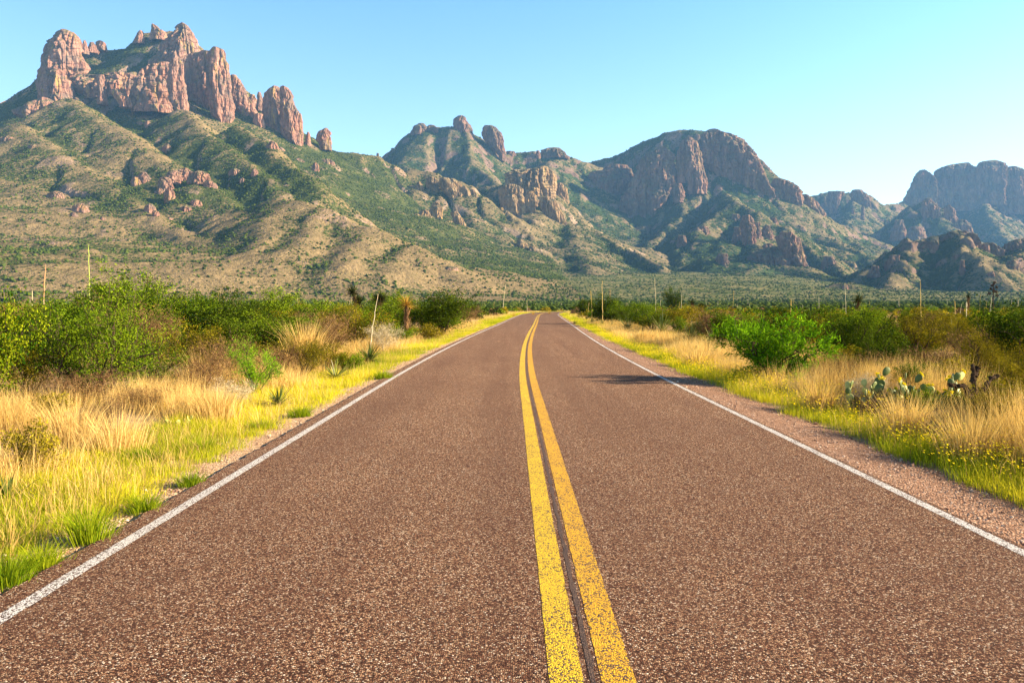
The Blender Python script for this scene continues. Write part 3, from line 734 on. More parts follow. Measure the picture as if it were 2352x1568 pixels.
def strip(u0, u1, z, s0=0, s1=None, cols=1, edge=None, skirt=0.0, wob=0.0, seed=0):
    P = RP[s0:s1]; Nn = RN[s0:s1]; n = len(P)
    us = np.linspace(u0, u1, cols + 1)
    U = np.repeat(us[None], n, 0)
    if wob:
        U[:, 0] += wob * noise2(RS[s0:s1] * 5.3, 0 * P[:, 0] + 3, seed) ; U[:, -1] += wob * noise2(RS[s0:s1] * 5.3, 0 * P[:, 0] + 9, seed)
    X = P[:, 0:1] + U * Nn[:, 0:1]; Y = P[:, 1:2] + U * Nn[:, 1:2]; Z = np.full(X.shape, z)
    if skirt:
        X = np.concatenate([X[:, :1] - 0.03 * Nn[:, 0:1], X, X[:, -1:] + 0.03 * Nn[:, 0:1]], 1); Y = np.concatenate([Y[:, :1] - 0.03 * Nn[:, 1:2], Y, Y[:, -1:] + 0.03 * Nn[:, 1:2]], 1)
        Z = np.concatenate([Z[:, :1] - skirt, Z, Z[:, -1:] - skirt], 1)
    m = X.shape[1]
    i, j = np.meshgrid(np.arange(n - 1), np.arange(m - 1), indexing='ij')
    q = np.stack([i * m + j, i * m + j + 1, (i + 1) * m + j + 1, (i + 1) * m + j], -1).reshape(-1, 4)
    return np.stack([X, Y, Z], -1).reshape(-1, 3), q
# re-sample the centre line finely near the camera
_s = np.concatenate([np.arange(0, 60, 0.12), np.arange(60, RS[-1], 0.8)])
RP2 = np.stack([np.interp(_s, RS, RP[:, k]) for k in (0, 1)], 1)
_t = np.gradient(RP2, axis=0); _t /= np.linalg.norm(_t, axis=1)[:, None]
RP, RS, RN = RP2, _s, np.stack([_t[:, 1], -_t[:, 0]], 1)

def chips(nt, scale=104.0):
    """rounded stones of chip-seal: colour, gap mask, height"""
    v = coords(nt)
    w = nd(nt, "TexVoronoi", i_Vector=v, i_Scale=scale)
    e = nd(nt, "TexVoronoi", i_Vector=v, i_Scale=scale, feature='DISTANCE_TO_EDGE')
    sep = nd(nt, "SeparateColor", i_0=w.outputs["Color"])
    col = ramp(nt, sep.outputs[0], [(0.0, (0.024, 0.011, 0.009)), (0.20, (0.070, 0.027, 0.017)), (0.38, (0.19, 0.080, 0.046)), (0.56, (0.32, 0.160, 0.094)), (0.76, (0.47, 0.275, 0.16)), (0.9, (0.66, 0.45, 0.29)), (1.0, (0.88, 0.76, 0.62))])
    gap = ramp(nt, e.outputs[0], [(0.02, 0), (0.20, 1)])
    return v, col, gap, sep.outputs[1], w.outputs["Distance"]
am, nt, out = new_mat("asphalt")
v, col, gap, rnd, dist = chips(nt)
big = noise_n(nt, v, 0.35, 5, 0.6)
vl = coords(nt, (1.3, 0.05, 1))
lane = noise_n(nt, vl, 1.0, 4, 0.6)
off = nd(nt, "Attribute", attribute_name="offset").outputs["Fac"]
trk = ramp(nt, math_(nt, 'ADD', math_(nt, 'ABSOLUTE', math_(nt, 'SUBTRACT', math_(nt, 'ABSOLUTE', math_(nt, 'SUBTRACT', math_(nt, 'ABSOLUTE', off), 1.55)), 0.82)), math_(nt, 'MULTIPLY', math_(nt, 'SUBTRACT', big, 0.5), 0.5)), [(0.05, 1), (0.42, 0)])
c = mix(nt, gap, (0.016, 0.011, 0.010), col)
c = mix(nt, ramp(nt, big, [(0.35, 0.25), (0.6, 0)]), c, (0.10, 0.052, 0.036))
c = mix(nt, ramp(nt, lane, [(0.4, 0.28), (0.58, 0)]), c, (0.085, 0.042, 0.03))
c = mix(nt, math_(nt, 'MULTIPLY', trk, 0.14), c, (0.12, 0.066, 0.045))
h = math_(nt, 'SUBTRACT', math_(nt, 'MULTIPLY', gap, 0.6), math_(nt, 'MULTIPLY', dist, 0.6))
princ(nt, out, c, 0.95, h, 0.06, 0.8, 0.006)
V, q = strip(-3.27, 3.14, 0.0, cols=12, skirt=0.11, wob=0.035, seed=3)
road = tag(obj("road", mesh_np("road", V, [q], am, {"offset": np.tile(np.concatenate(([-3.3], np.linspace(-3.27, 3.14, 13), [3.17])), len(RP))})), "reddish brown chip-seal two-lane road curving right towards the mountains", None, None, "structure")
def paint_mat(name, c0, c1, wear):
    m, nt, out = new_mat(name)
    v, col, gap, rnd, dist = chips(nt)
    n = noise_n(nt, v, 3.0, 4, 0.6); n2 = noise_n(nt, v, 38, 2, 0.5)
    pc = mix(nt, n2, c0, c1)
    k = math_(nt, 'ADD', rnd, math_(nt, 'MULTIPLY', math_(nt, 'SUBTRACT', n, 0.5), 0.9))
    m1 = ramp(nt, k, [(wear - 0.05, 0), (wear + 0.05, 1)])
    m1 = math_(nt, 'MULTIPLY', m1, ramp(nt, gap, [(0.15, 0.1), (0.6, 1)]))
    princ(nt, out, mix(nt, m1, mix(nt, gap, (0.02, 0.012, 0.01), [0.13, 0.075, 0.05]), pc), 0.7, math_(nt, 'SUBTRACT', gap, dist), 0.3, 0.6, 0.005)
    return m
yel_a = paint_mat("yellow_paint", (0.80, 0.56, 0.015), (0.72, 0.45, 0.008), 0.20)
yel_b = paint_mat("orange_yellow_paint", (0.80, 0.46, 0.008), (0.70, 0.36, 0.006), 0.22)
whi = paint_mat("white_paint", (0.80, 0.79, 0.78), (0.62, 0.59, 0.57), 0.27)
for name, u0, u1, m, lab in (("yellow_line", -0.195, -0.045, yel_a, "lemon yellow left-hand stripe of the double centre line"), ("yellow_line", 0.035, 0.185, yel_b, "deeper orange-yellow right-hand stripe of the double centre line"),
                             ("white_line", -3.10, -3.005, whi, "worn white edge line along the left side of the road"), ("white_line", 3.005, 3.095, whi, "white edge line along the right side of the road, beside pink gravel")):
    V, q = strip(u0, u1, 0.0015, wob=0.005, seed=7)
    tag(obj(name, mesh_np(name, V, [q], m)), lab, "road marking", None, "structure")
V, q = strip(-0.016, 0.012, 0.0015, wob=0.02, seed=17)
dm = paint_mat("seam", (0.016, 0.010, 0.008), (0.06, 0.034, 0.024), 0.84)
tag(obj("road_seam", mesh_np("road_seam", V, [q], dm)), "dark seam between the two yellow centre stripes", "road seam", None, "structure")
# gravel shoulders
grm, nt, out = new_mat("gravel_bed")
v = coords(nt)
w = nd(nt, "TexVoronoi", i_Vector=v, i_Scale=48.0); e = nd(nt, "TexVoronoi", i_Vector=v, i_Scale=48.0, feature='DISTANCE_TO_EDGE')
sep = nd(nt, "SeparateColor", i_0=w.outputs["Color"])
col = ramp(nt, sep.outputs[0], [(0, (0.30, 0.16, 0.08)), (0.35, (0.56, 0.35, 0.19)), (0.75, (0.72, 0.49, 0.28)), (1, (0.84, 0.68, 0.48))])
c = mix(nt, ramp(nt, e.outputs[0], [(0, 0), (0.13, 1)]), (0.10, 0.055, 0.035), col)
princ(nt, out, c, 0.95, math_(nt, 'SUBTRACT', 1.0, w.outputs["Distance"]), 0.1, 0.9, 0.012)
gr2, nt, out = new_mat("brown_gravel_bed")
v = coords(nt)
w = nd(nt, "TexVoronoi", i_Vector=v, i_Scale=52.0); e = nd(nt, "TexVoronoi", i_Vector=v, i_Scale=52.0, feature='DISTANCE_TO_EDGE')
sep = nd(nt, "SeparateColor", i_0=w.outputs["Color"])
col = ramp(nt, sep.outputs[0], [(0, (0.12, 0.06, 0.04)), (0.4, (0.34, 0.19, 0.12)), (0.75, (0.50, 0.30, 0.19)), (1, (0.70, 0.50, 0.36))])
c = mix(nt, ramp(nt, e.outputs[0], [(0, 0), (0.15, 1)]), (0.06, 0.03, 0.02), col)
c = mix(nt, ramp(nt, noise_n(nt, v, 2.2, 4, 0.6), [(0.45, 0), (0.65, 0.5)]), c, (0.24, 0.13, 0.08))
princ(nt, out, c, 0.95, math_(nt, 'SUBTRACT', 1.0, w.outputs["Distance"]), 0.1, 1.0, 0.016)
for u0, u1, s in ((-4.6, -3.2, 1), (3.05, 4.7, 2)):
    P, Nn = RP, RN; us = np.linspace(u0, u1, 9)
    X = P[:, 0:1] + us * Nn[:, 0:1]; Y = P[:, 1:2] + us * Nn[:, 1:2]
    dz = np.interp(np.abs(us), [3.0, 3.25, 4.0, 4.7], [-0.035, -0.028, -0.055, -0.19]) if s == 1 else np.interp(us, [3.0, 3.2, 3.9, 4.7], [-0.02, -0.012, -0.055, -0.19])
    Z = dz[None] + 0.012 * noise2(X * 3, Y * 3, 60 + s) * (np.abs(us) > 3.2)
    m = len(us); n = len(P)
    i, j = np.meshgrid(np.arange(n - 1), np.arange(m - 1), indexing='ij')
    q = np.stack([i * m + j, i * m + j + 1, (i + 1) * m + j + 1, (i + 1) * m + j], -1).reshape(-1, 4)
    tag(obj("gravel_shoulder", mesh_np("gravel_shoulder", np.stack([X, Y, Z], -1).reshape(-1, 3), [q], grm if s == 1 else gr2, None, True)), ("peach" if s == 1 else "pinkish brown") + " gravel shoulder along the %s edge of the road" % ("left" if s == 1 else "right"), None, None, "structure")

# ------------------------------------------------------------------ plants
M_straw = leaf_mat("dry_grass", (0.46, 0.29, 0.085), (0.80, 0.58, 0.23), 0.4)
M_grass = leaf_mat("green_grass", (0.16, 0.25, 0.008), (0.66, 0.58, 0.035), 0.42)
M_tuft = leaf_mat("tuft_grass", (0.09, 0.17, 0.006), (0.36, 0.40, 0.016), 0.4)
M_leaf = {"bright": leaf_mat("bright_leaf", (0.022, 0.10, 0.004), (0.24, 0.43, 0.012), 0.30),
          "green": leaf_mat("green_leaf", (0.018, 0.052, 0.004), (0.185, 0.255, 0.010), 0.20),
          "dark": leaf_mat("dark_leaf", (0.010, 0.028, 0.004), (0.115, 0.16, 0.008), 0.18),
          "olive": leaf_mat("olive_leaf", (0.042, 0.046, 0.005), (0.32, 0.25, 0.014), 0.22),
          "yellow": leaf_mat("yellow_leaf", (0.018, 0.065, 0.004), (0.29, 0.32, 0.010), 0.25),
          "dry": leaf_mat("dry_twig", (0.06, 0.035, 0.018), (0.26, 0.15, 0.07), 0.05),
          "pale": leaf_mat("pale_twig", (0.36, 0.29, 0.18), (0.66, 0.56, 0.38), 0.2)}
M_stem = leaf_mat("stem_bark", (0.030, 0.020, 0.014), (0.085, 0.06, 0.042), 0.0)
M_spike = leaf_mat("spike_leaf", (0.05, 0.085, 0.015), (0.24, 0.26, 0.05), 0.15, 0.04)
M_spike_dead = leaf_mat("dead_spike_leaf", (0.36, 0.20, 0.03), (0.55, 0.36, 0.08), 0.2)
M_spike_dark = leaf_mat("dark_spike_leaf", (0.02, 0.03, 0.012), (0.07, 0.08, 0.02), 0.1)
M_stalk = leaf_mat("pale_stalk", (0.50, 0.40, 0.24), (0.70, 0.60, 0.42), 0.0)
M_stalk_g = leaf_mat("green_stalk", (0.22, 0.30, 0.05), (0.34, 0.40, 0.09), 0.0)
M_stalk_y = leaf_mat("golden_stalk", (0.42, 0.28, 0.08), (0.55, 0.40, 0.15), 0.0)
M_stalk_r = leaf_mat("rusty_stalk", (0.36, 0.20, 0.10), (0.62, 0.48, 0.30), 0.0)
M_flower = leaf_mat("yellow_petal", (0.78, 0.58, 0.01), (0.85, 0.72, 0.03), 0.25)
pm, nt, out = new_mat("cactus_skin")
vv = coords(nt)
sp_ = nd(nt, "TexVoronoi", i_Vector=vv, i_Scale=26.0)
cn = noise_n(nt, vv, 9, 3, 0.5)
princ(nt, out, mix(nt, ramp(nt, sp_.outputs[0], [(0.0, 1), (0.22, 0)]), mix(nt, cn, (0.045, 0.075, 0.018), (0.15, 0.185, 0.04)), (0.5, 0.42, 0.2)), 0.6, cn, 0.3, 0.2, 0.02)
pml, nt, out = new_mat("pale_cactus_skin")
vv = coords(nt)
sp_ = nd(nt, "TexVoronoi", i_Vector=vv, i_Scale=22.0)
princ(nt, out, mix(nt, ramp(nt, sp_.outputs[0], [(0.0, 1), (0.2, 0)]), mix(nt, noise_n(nt, vv, 8, 3, 0.5), (0.34, 0.35, 0.085), (0.56, 0.52, 0.17)), (0.75, 0.66, 0.4)), 0.55, None, 0.3)

def gz(x, y):
    return float(land(np.array([float(x)]), np.array([float(y)]))[0])
def rv(r, n): 
    v = r.normal(size=(n, 3)); return v / np.linalg.norm(v, axis=1)[:, None]

def shrub(seed, h, w, nst=8, nb=6, ntw=5, nl=7, ls=0.035, asp=1.7, up=0.55, sig=0.06, stem_r=0.022, curl=0.5, low=0.3):
    """returns (foliage Geo, stem Geo): stems fork twice, leaves gather round the last twigs"""
    r = np.random.default_rng(seed)
    fo, st = Geo(), Geo()
    LC, LU, LT = [], [], []
    for i in range(nst):
        az = 2 * math.pi * (i + r.uniform(-.4, .4)) / nst; out = r.uniform(0.15, 1.0) ** 0.6
        end = np.array([math.cos(az) * out * w / 2 * .86, math.sin(az) * out * w / 2 * .86, h * (1 - (1 - up) * out ** 2) * r.uniform(.72, 1.0)])
        b0 = np.array([math.cos(az), math.sin(az), 0]) * 0.04 * w * r.random()
        t = np.linspace(0, 1, 7)[:, None]
        mid = end * np.array([.35, .35, .55]) + r.normal(size=3) * .07 * w
        P = (1 - t) ** 2 * b0 + 2 * t * (1 - t) * mid + t ** 2 * end + r.normal(size=(7, 3)) * .018 * w * t * curl * 2
        st.tube(P, np.linspace(stem_r, stem_r * .35, 7) * r.uniform(.7, 1.2), 4, r.uniform(.2, .7))
        for k in range(nb):
            q = r.uniform(low, 1.0); p = np.array([np.interp(q * 6, range(7), P[:, c]) for c in range(3)])
            d = (end - b0) / np.linalg.norm(end - b0) + rv(r, 1)[0] * .95 + np.array([0, 0, .15]); d /= np.linalg.norm(d)
            L = r.uniform(.16, .34) * (h + w) / 2
            B = p + np.outer(np.linspace(0, 1, 4), d * L) + r.normal(size=(4, 3)) * .02 * w * np.linspace(0, 1, 4)[:, None]
            B[:, 2] = np.maximum(B[:, 2], 0.05 * h)
            st.tube(B, np.linspace(stem_r * .38, stem_r * .15, 4), 3, r.uniform(.2, .8))
            ct = r.uniform(-.28, .28)
            for m in range(ntw):
                q2 = r.uniform(.25, 1) * 3; p2 = np.array([np.interp(q2, range(4), B[:, c]) for c in range(3)])
                d2 = d + rv(r, 1)[0] * .9; d2 /= np.linalg.norm(d2); L2 = L * r.uniform(.3, .6)
                if m < 2: st.tube(np.stack([p2, p2 + d2 * L2 * .5, p2 + d2 * L2]), [stem_r * .13, stem_r * .1, stem_r * .06], 3, r.uniform(.2, .8))
                n = int(nl * r.uniform(.5, 1.5)) + 1
                C = p2 + np.outer(r.random(n), d2 * L2) + r.normal(size=(n, 3)) * sig
                LC.append(C); LU.append(d2 * .7 + rv(r, n)); LT.append(np.clip(.5 + ct + r.normal(size=n) * .2, 0, 1))
    C = np.concatenate(LC); U = np.concatenate(LU); T = np.concatenate(LT)
    C[:, 2] = np.maximum(C[:, 2], 0.03)
    s = ls * r.uniform(.6, 1.35, len(C))
    fo.leaves(C, U, s * asp, s, T, r)
    return fo, st
PROTO = {}
def make_shrub(kind, mat, label, loc, group=None, scale=1.0, rz=0.0, name="shrub", cat="shrub", **kw):
    fo, st = shrub(**kw)
    t = thing(name, label, cat, loc, rz, group, scale)
    obj("foliage", fo.mesh("foliage", M_leaf[mat]), t)
    obj("stem", st.mesh("stem", M_stem if mat not in ("dry", "pale") else M_leaf[mat]), t)
    PROTO[kind] = t
    return t
KW = {
 "feathery": dict(h=1.5, w=2.0, nst=9, nb=8, ntw=6, nl=19, ls=0.016, asp=3.2, up=.6, sig=.075),
 "leafy": dict(h=2.0, w=2.2, nst=9, nb=9, ntw=6, nl=22, ls=0.030, asp=1.4, up=.6, sig=.075, low=.2),
 "dense": dict(h=1.6, w=2.1, nst=12, nb=10, ntw=6, nl=22, ls=0.029, asp=1.5, up=.62, sig=.075, low=.15),
 "broom": dict(h=1.1, w=1.1, nst=22, nb=6, ntw=4, nl=9, ls=0.013, asp=5.0, up=.85, sig=.03, stem_r=.008),
 "low": dict(h=.75, w=1.1, nst=10, nb=7, ntw=5, nl=12, ls=0.025, asp=1.8, up=.6, sig=.05, stem_r=.012, low=.1),
 "dry": dict(h=1.0, w=1.3, nst=16, nb=10, ntw=6, nl=4, ls=0.007, asp=9, up=.65, sig=.05, stem_r=.008),
 "wide": dict(h=1.35, w=2.9, nst=9, nb=12, ntw=6, nl=21, ls=0.0155, asp=3.2, up=.45, sig=.085, stem_r=.026, curl=1.2, low=.15),
 "bright": dict(h=1.45, w=2.0, nst=10, nb=10, ntw=7, nl=16, ls=0.0165, asp=6.0, up=.62, sig=.036, low=.14, curl=1.1),
}
def ground_at(xd, yb):
    p = gp(xd, yb, -0.15); p = gp(xd, yb, gz(p[0], p[1]))
    return np.array((p[0], p[1], gz(p[0], p[1]) - 0.02))

def place(kind, mat, label, xc, yb, wpx, hpx, seed, group=None, name="shrub", cat="shrub"):
    """a shrub whose foot is at photo point (xc, yb) and that looks wpx wide and hpx tall there"""
    p = ground_at(xc, yb); k = p[1] / F_PX
    kw = KW[kind]
    sx, sz = wpx * k / kw["w"], hpx * k / kw["h"]
    key = (kind, mat, seed)
    if key not in PROTO:
        return make_shrub(key, mat, label, p, group, (sx, sx, sz), seed * 1.7, name, cat, seed=seed, **kw)
    return dup(PROTO[key], p, xc * .37, (sx, sx, sz), label, group)

# nearest shrubs, each where the photograph has it
gl, gr = "shrubs along the left of the road", "shrubs along the right of the road"
HERO = [
 ("leafy", "yellow", "big yellow-green leafy bush cut off by the left edge of the photo", -25, 935, 230, 335, 1, gl),
 ("wide", "green", "sprawling feathery bush with dark crooked branches, next to the bush at the left edge", 225, 915, 400, 210, 2, gl),
 ("leafy", "green", "tall leafy bush rising above the others beside the tall green stalk", 285, 812, 200, 190, 3, gl),
 ("dense", "green", "rounded green bush just right of the tall leafy one", 425, 792, 170, 112, 4, gl),
 ("dense", "dark", "dense dark green bush above the tall straw bunch", 520, 780, 180, 98, 5, gl),
 ("dense", "green", "broad green bush left of the brown twiggy one", 650, 772, 190, 92, 6, gl),
 ("feathery", "bright", "bright feathery bush standing alone in the dry grass on the left", 585, 898, 135, 112, 7, gl),
 ("dry", "dry", "brown leafless bush behind the spiky rosette", 760, 826, 150, 105, 8, gl),
 ("feathery", "olive", "olive feathery bush behind the leaning stalk", 815, 792, 165, 105, 9, gl),
 ("dense", "dark", "dense dark bush last before the bend on the left", 1015, 772, 200, 88, 10, gl),
 ("feathery", "green", "loose green bush under the orange dead yucca", 925, 766, 140, 84, 11, gl),
 ("low", "green", "small fresh green bush right of the spiky rosette", 922, 790, 75, 42, 12, gl),
 ("low", "olive", "low yellowish bush beside the verge grass before the bend", 985, 782, 80, 34, 13, gl),
 ("dry", "dry", "tangle of brown twigs in front of the dark dense bush", 350, 838, 150, 120, 14, gl),
 ("low", "olive", "small grey-green bush in straw at the left edge, near the camera", 75, 1092, 150, 110, 15, gl),
 ("feathery", "green", "light green bush in front of the tall leafy one", 265, 842, 120, 130, 16, gl),
 ("dry", "pale", "pale grey dry bush behind the spiky rosette on the left", 880, 812, 110, 62, 17, gl),
 ("feathery", "olive", "olive bush with a wide low crown, right of the bright feathery bush", 700, 858, 130, 92, 18, gl),
 ("dry", "dry", "brown twig bush half buried in straw, left of the bright feathery bush", 470, 900, 150, 92, 19, gl),
 ("bright", "bright", "large vivid green bush standing forward in the right verge", 1775, 872, 275, 160, 20, gr),
 ("dense", "dark", "dark bush right behind the vivid green one", 1965, 836, 180, 128, 21, gr),
 ("feathery", "olive", "olive bush in the row right of the dark one", 2100, 826, 180, 112, 22, gr),
 ("feathery", "olive", "tawny olive bush above the cactus patch", 2215, 822, 160, 98, 23, gr),
 ("dense", "dark", "big dark bush cut off by the right edge of the photo", 2340, 868, 200, 178, 24, gr),
 ("broom", "olive", "upright broom-like bush beside the dark branching cactus", 2298, 868, 92, 82, 25, gr),
 ("dense", "dark", "dark round bush at the inside of the bend", 1392, 742, 88, 64, 26, gr),
 ("dense", "dark", "small black-green bush at the very tip of the right verge", 1345, 726, 56, 38, 27, gr),
 ("dense", "green", "green bush right of the dark one at the bend", 1452, 745, 110, 56, 28, gr),
 ("feathery", "olive", "olive bush behind the row of spiky rosettes", 1560, 762, 150, 66, 29, gr),
 ("dry", "dry", "dark brown bush left of the vivid green one", 1640, 792, 140, 80, 30, gr),
 ("feathery", "green", "soft green bush above the rosettes, near the verge", 1500, 762, 120, 60, 31, gr),
 ("dry", "pale", "grey dry bush among the cactus pads on the right", 2000, 912, 130, 72, 32, gr),
 ("broom", "green", "green broom bush between the cactus clumps", 2085, 905, 90, 72, 33, gr),
 ("low", "olive", "low olive bush at the right edge near the tall straw", 2310, 955, 130, 90, 34, gr),
 ("dry", "dry", "brown twig bush below the olive row on the right", 2140, 858, 190, 60, 35, gr),
 ("dense", "dark", "dark round juniper standing above the plain right of the bend", 1545, 716, 52, 52, 36, gr),
 ("low", "green", "grey-green bush at the foot of the vivid green one", 1905, 862, 90, 46, 37, gr),
 ("feathery", "olive", "olive bush filling the front of the scrub below the rounded green one", 440, 858, 190, 110, 60, gl),
 ("dry", "dry", "reddish brown twig bush between the rounded green bush and the bright feathery one", 520, 862, 150, 96, 61, gl),
 ("dense", "green", "green bush low in the scrub left of the tall straw bunch", 610, 822, 150, 84, 62, gl),
 ("feathery", "olive", "olive bush just right of the tall straw bunch", 745, 850, 110, 74, 63, gl),
 ("low", "green", "low green bush between the spiky rosette and the bare twigs", 800, 852, 90, 44, 64, gl),
 ("feathery", "dark", "dark feathery bush behind the left cactus clump", 2030, 862, 150, 84, 65, gr),
 ("feathery", "olive", "olive feathery bush behind the branching cactus", 2250, 880, 130, 96, 66, gr),
 ("feathery", "green", "feathery green bush at the front of the left scrub, right of the sprawling one", 345, 888, 170, 112, 50, gl),
 ("dry", "dry", "dark brown twig bush under the sprawling feathery one", 190, 928, 230, 84, 51, gl),
 ("feathery", "olive", "olive feathery bush low down beside the left edge bush", 70, 918, 150, 130, 52, gl),
 ("dry", "dry", "brown twig bush at the front of the scrub, below the soft green one", 640, 870, 150, 84, 53, gl),
 ("dry", "dry", "grey-brown twig bush in the straw left of the sunlit prickly pear", 240, 985, 160, 80, 54, gl),
 ("low", "dark", "low dark bush in front of the olive row, above the grey dry bush", 2010, 866, 130, 54, 55, gr),
 ("dry", "dry", "brown twig bush just right of the vivid green one", 1925, 886, 130, 60, 56, gr),
 ("low", "olive", "low olive bush behind the right cactus clump", 2190, 890, 120, 60, 57, gr),
 ("broom", "olive", "thin olive broom bush in the straw by the right edge", 2270, 1000, 90, 110, 58, gr),
 ("dry", "dry", "dark twig bush low in front of the left cactus clump", 2010, 950, 150, 56, 59, gr),
 ("dense", "dark", "dark green bush among the left scrub, between the tall leafy bush and the rounded one", 345, 818, 160, 128, 67, gl),
 ("dry", "dry", "brown dead-looking bush beside the tall leafy bush on the left", 225, 838, 120, 140, 68, gl),
 ("dry", "dry", "brown twig bush low in the straw, above the pale sunlit prickly pear", 335, 940, 150, 60, 69, gl),
 ("dry", "pale", "grey twig bush low in the straw left of the spiky rosette in the grass", 535, 928, 130, 56, 70, gl),
 ("low", "olive", "small olive bush at the front of the straw by the left edge", 120, 968, 100, 60, 71, gl),
 ("low", "green", "low green bush between the two cactus clumps", 2112, 935, 90, 60, 39, gr),
 ("dry", "dry", "brown twig bush behind the left cactus clump", 2040, 880, 160, 66, 40, gr),
 ("broom", "olive", "olive broom bush at the right edge below the tall one", 2335, 925, 90, 100, 41, gr),
 ("low", "dark", "low dark bush at the foot of the branching cactus", 2205, 945, 120, 54, 42, gr),
 ("dry", "dry", "dark twig bush right of the branching cactus", 2300, 985, 130, 100, 43, gr),
 ("feathery", "olive", "olive feathery bush at the right edge under the big dark one", 2350, 900, 120, 110, 44, gr),
 ("dense", "green", "green bush filling the gap behind the sprawling one on the left", 150, 850, 200, 150, 45, gl),
 ("feathery", "green", "soft green bush in front of the brown leafless one", 690, 812, 130, 90, 46, gl),
 ("dense", "green", "green bush left of the orange dead yucca", 890, 752, 120, 80, 47, gl),
 ("leafy", "green", "leafy green bush between the tall leafy one and the left edge", 100, 820, 150, 120, 48, gl),
 ("dense", "dark", "dark green bush hiding behind the rounded green one", 370, 775, 170, 100, 49, gl),
 ("dry", "dry", "dry reddish bush in the straw under the dark branching cactus", 2190, 965, 130, 50, 38, gr),
]
for k, m, lab, x, yb, w, h, s, grp in HERO:
    place(k, m, lab, x, yb, w, h, s, grp)

# spiky rosettes
def rosette(seed, n, L, wd, dead=0.0, lo=-0.1, droop=0.12):
    r = np.random.default_rng(seed); g = Geo()
    for i in range(n):
        el = math.asin(r.uniform(lo, 1.0)); az = r.uniform(0, 2 * math.pi)
        d = np.array([math.cos(az) * math.cos(el), math.sin(az) * math.cos(el), math.sin(el)])
        l = L * r.uniform(.7, 1.1); t = np.array([0.04, .35, .7, 1.0])
        P = np.outer(t * l, d); P[:, 2] -= droop * l * t ** 2 * r.uniform(.3, 1.8)
        sd = np.cross(d, [0, 0, 1]) + r.normal(size=3) * .15; sd /= np.linalg.norm(sd)
        W = wd * np.array([1.0, .9, .55, .06])[:, None] / 2
        V = np.concatenate([P - sd * W, P + sd * W])
        g.add(V, f4=[(k, k + 1, k + 5, k + 4) for k in range(3)], t=r.uniform(0, 1))
    return g
def stalk_geo(seed, h, r0, lean=0.06, curve=0.1, head=0.35, fat=2.0, sides=6):
    r = np.random.default_rng(seed); g = Geo()
    t = np.linspace(0, 1, 16); az = r.uniform(0, 6.28)
    off = lean * t + curve * t ** 2.2
    P = np.stack([math.cos(az) * off * h, math.sin(az) * off * h, t * h], 1) + r.normal(size=(16, 3)) * .004 * h * t[:, None]
    R = r0 * (1 - .55 * t)
    hd = t > 1 - head
    R = np.where(hd, R * (1 + (fat - 1) * np.sin(np.pi * np.clip((t - 1 + head) / head, 0, 1)) ** .7), R); R[-1] = r0 * .15
    g.tube(P, R, sides, np.where(np.repeat(hd, sides), .2, .8))
    k = np.where(hd)[0]
    if len(k) > 1:
        n = 90; q = r.uniform(k[0], 15, n); C = np.stack([np.interp(q, range(16), P[:, c]) for c in range(3)], 1) + rv(r, n) * (np.interp(q, range(16), R) * 1.15)[:, None]
        g.leaves(C, rv(r, n), r0 * 2.2, r0 * .8, r.uniform(0, 1, n), r)
    return g
def sotol(label, xc, yb, rpx, seed, mat=M_spike, group=None, n=150, stalk=None):
    p = ground_at(xc, yb); k = p[1] / F_PX
    t = thing("spiky_rosette", label, "desert plant", p, seed * 1.1, group)
    obj("leaves", rosette(seed, n, rpx * k, 0.028).mesh("leaves", mat), t).location = (0, 0, .16 * rpx * k)
    return t
gsot = "spiky rosettes beside the road"
sotol("green spiky rosette at the foot of the leaning bare stalk", 848, 836, 58, 1, M_spike, gsot, 170)
sotol("spiky rosette nearest the verge in the row on the right", 1585, 792, 62, 2, M_spike, gsot, 180)
sotol("yellowish spiky rosette at the left end of the row on the right", 1440, 760, 46, 3, M_spike, gsot)
sotol("yellow-green spiky rosette behind the row on the right", 1520, 772, 56, 4, M_spike, gsot, 170)
sotol("spiky rosette right of the nearest one, above the small cactus", 1640, 800, 50, 5, M_spike, gsot)
sotol("spiky rosette low in the grass below the bright feathery bush", 640, 935, 62, 6, M_spike, gsot, 70)
sotol("spiky rosette cut off by the left edge, near the camera", 15, 1160, 100, 7, M_spike, gsot, 42)
sotol("golden spiky rosette in the olive row on the right", 2190, 800, 60, 8, M_spike, gsot, 150)
sotol("spiky rosette half hidden in the brown twigs left of the green one", 770, 875, 60, 9, M_spike, gsot, 60)
sotol("pale spiky rosette at the far right in the olive row", 2270, 806, 52, 10, M_spike, gsot, 130)
for i, (x, yb, r_) in enumerate(((1225, 724, 13), (1262, 722, 12), (1320, 745, 12), (1180, 728, 13), (1290, 716, 11), (1405, 752, 26), (1475, 766, 30))):
    sotol(("small golden rosette on the outside of the bend, %s" % ("left of the middle", "near the middle", "at the verge tip", "furthest left", "furthest right")[i]) if i < 5 else "small spiky rosette at the start of the row, %s" % ("farther one", "nearer one")[i - 5],
          x, yb, r_, 20 + i, M_spike_dead if i < 5 else M_spike, gsot, 70)

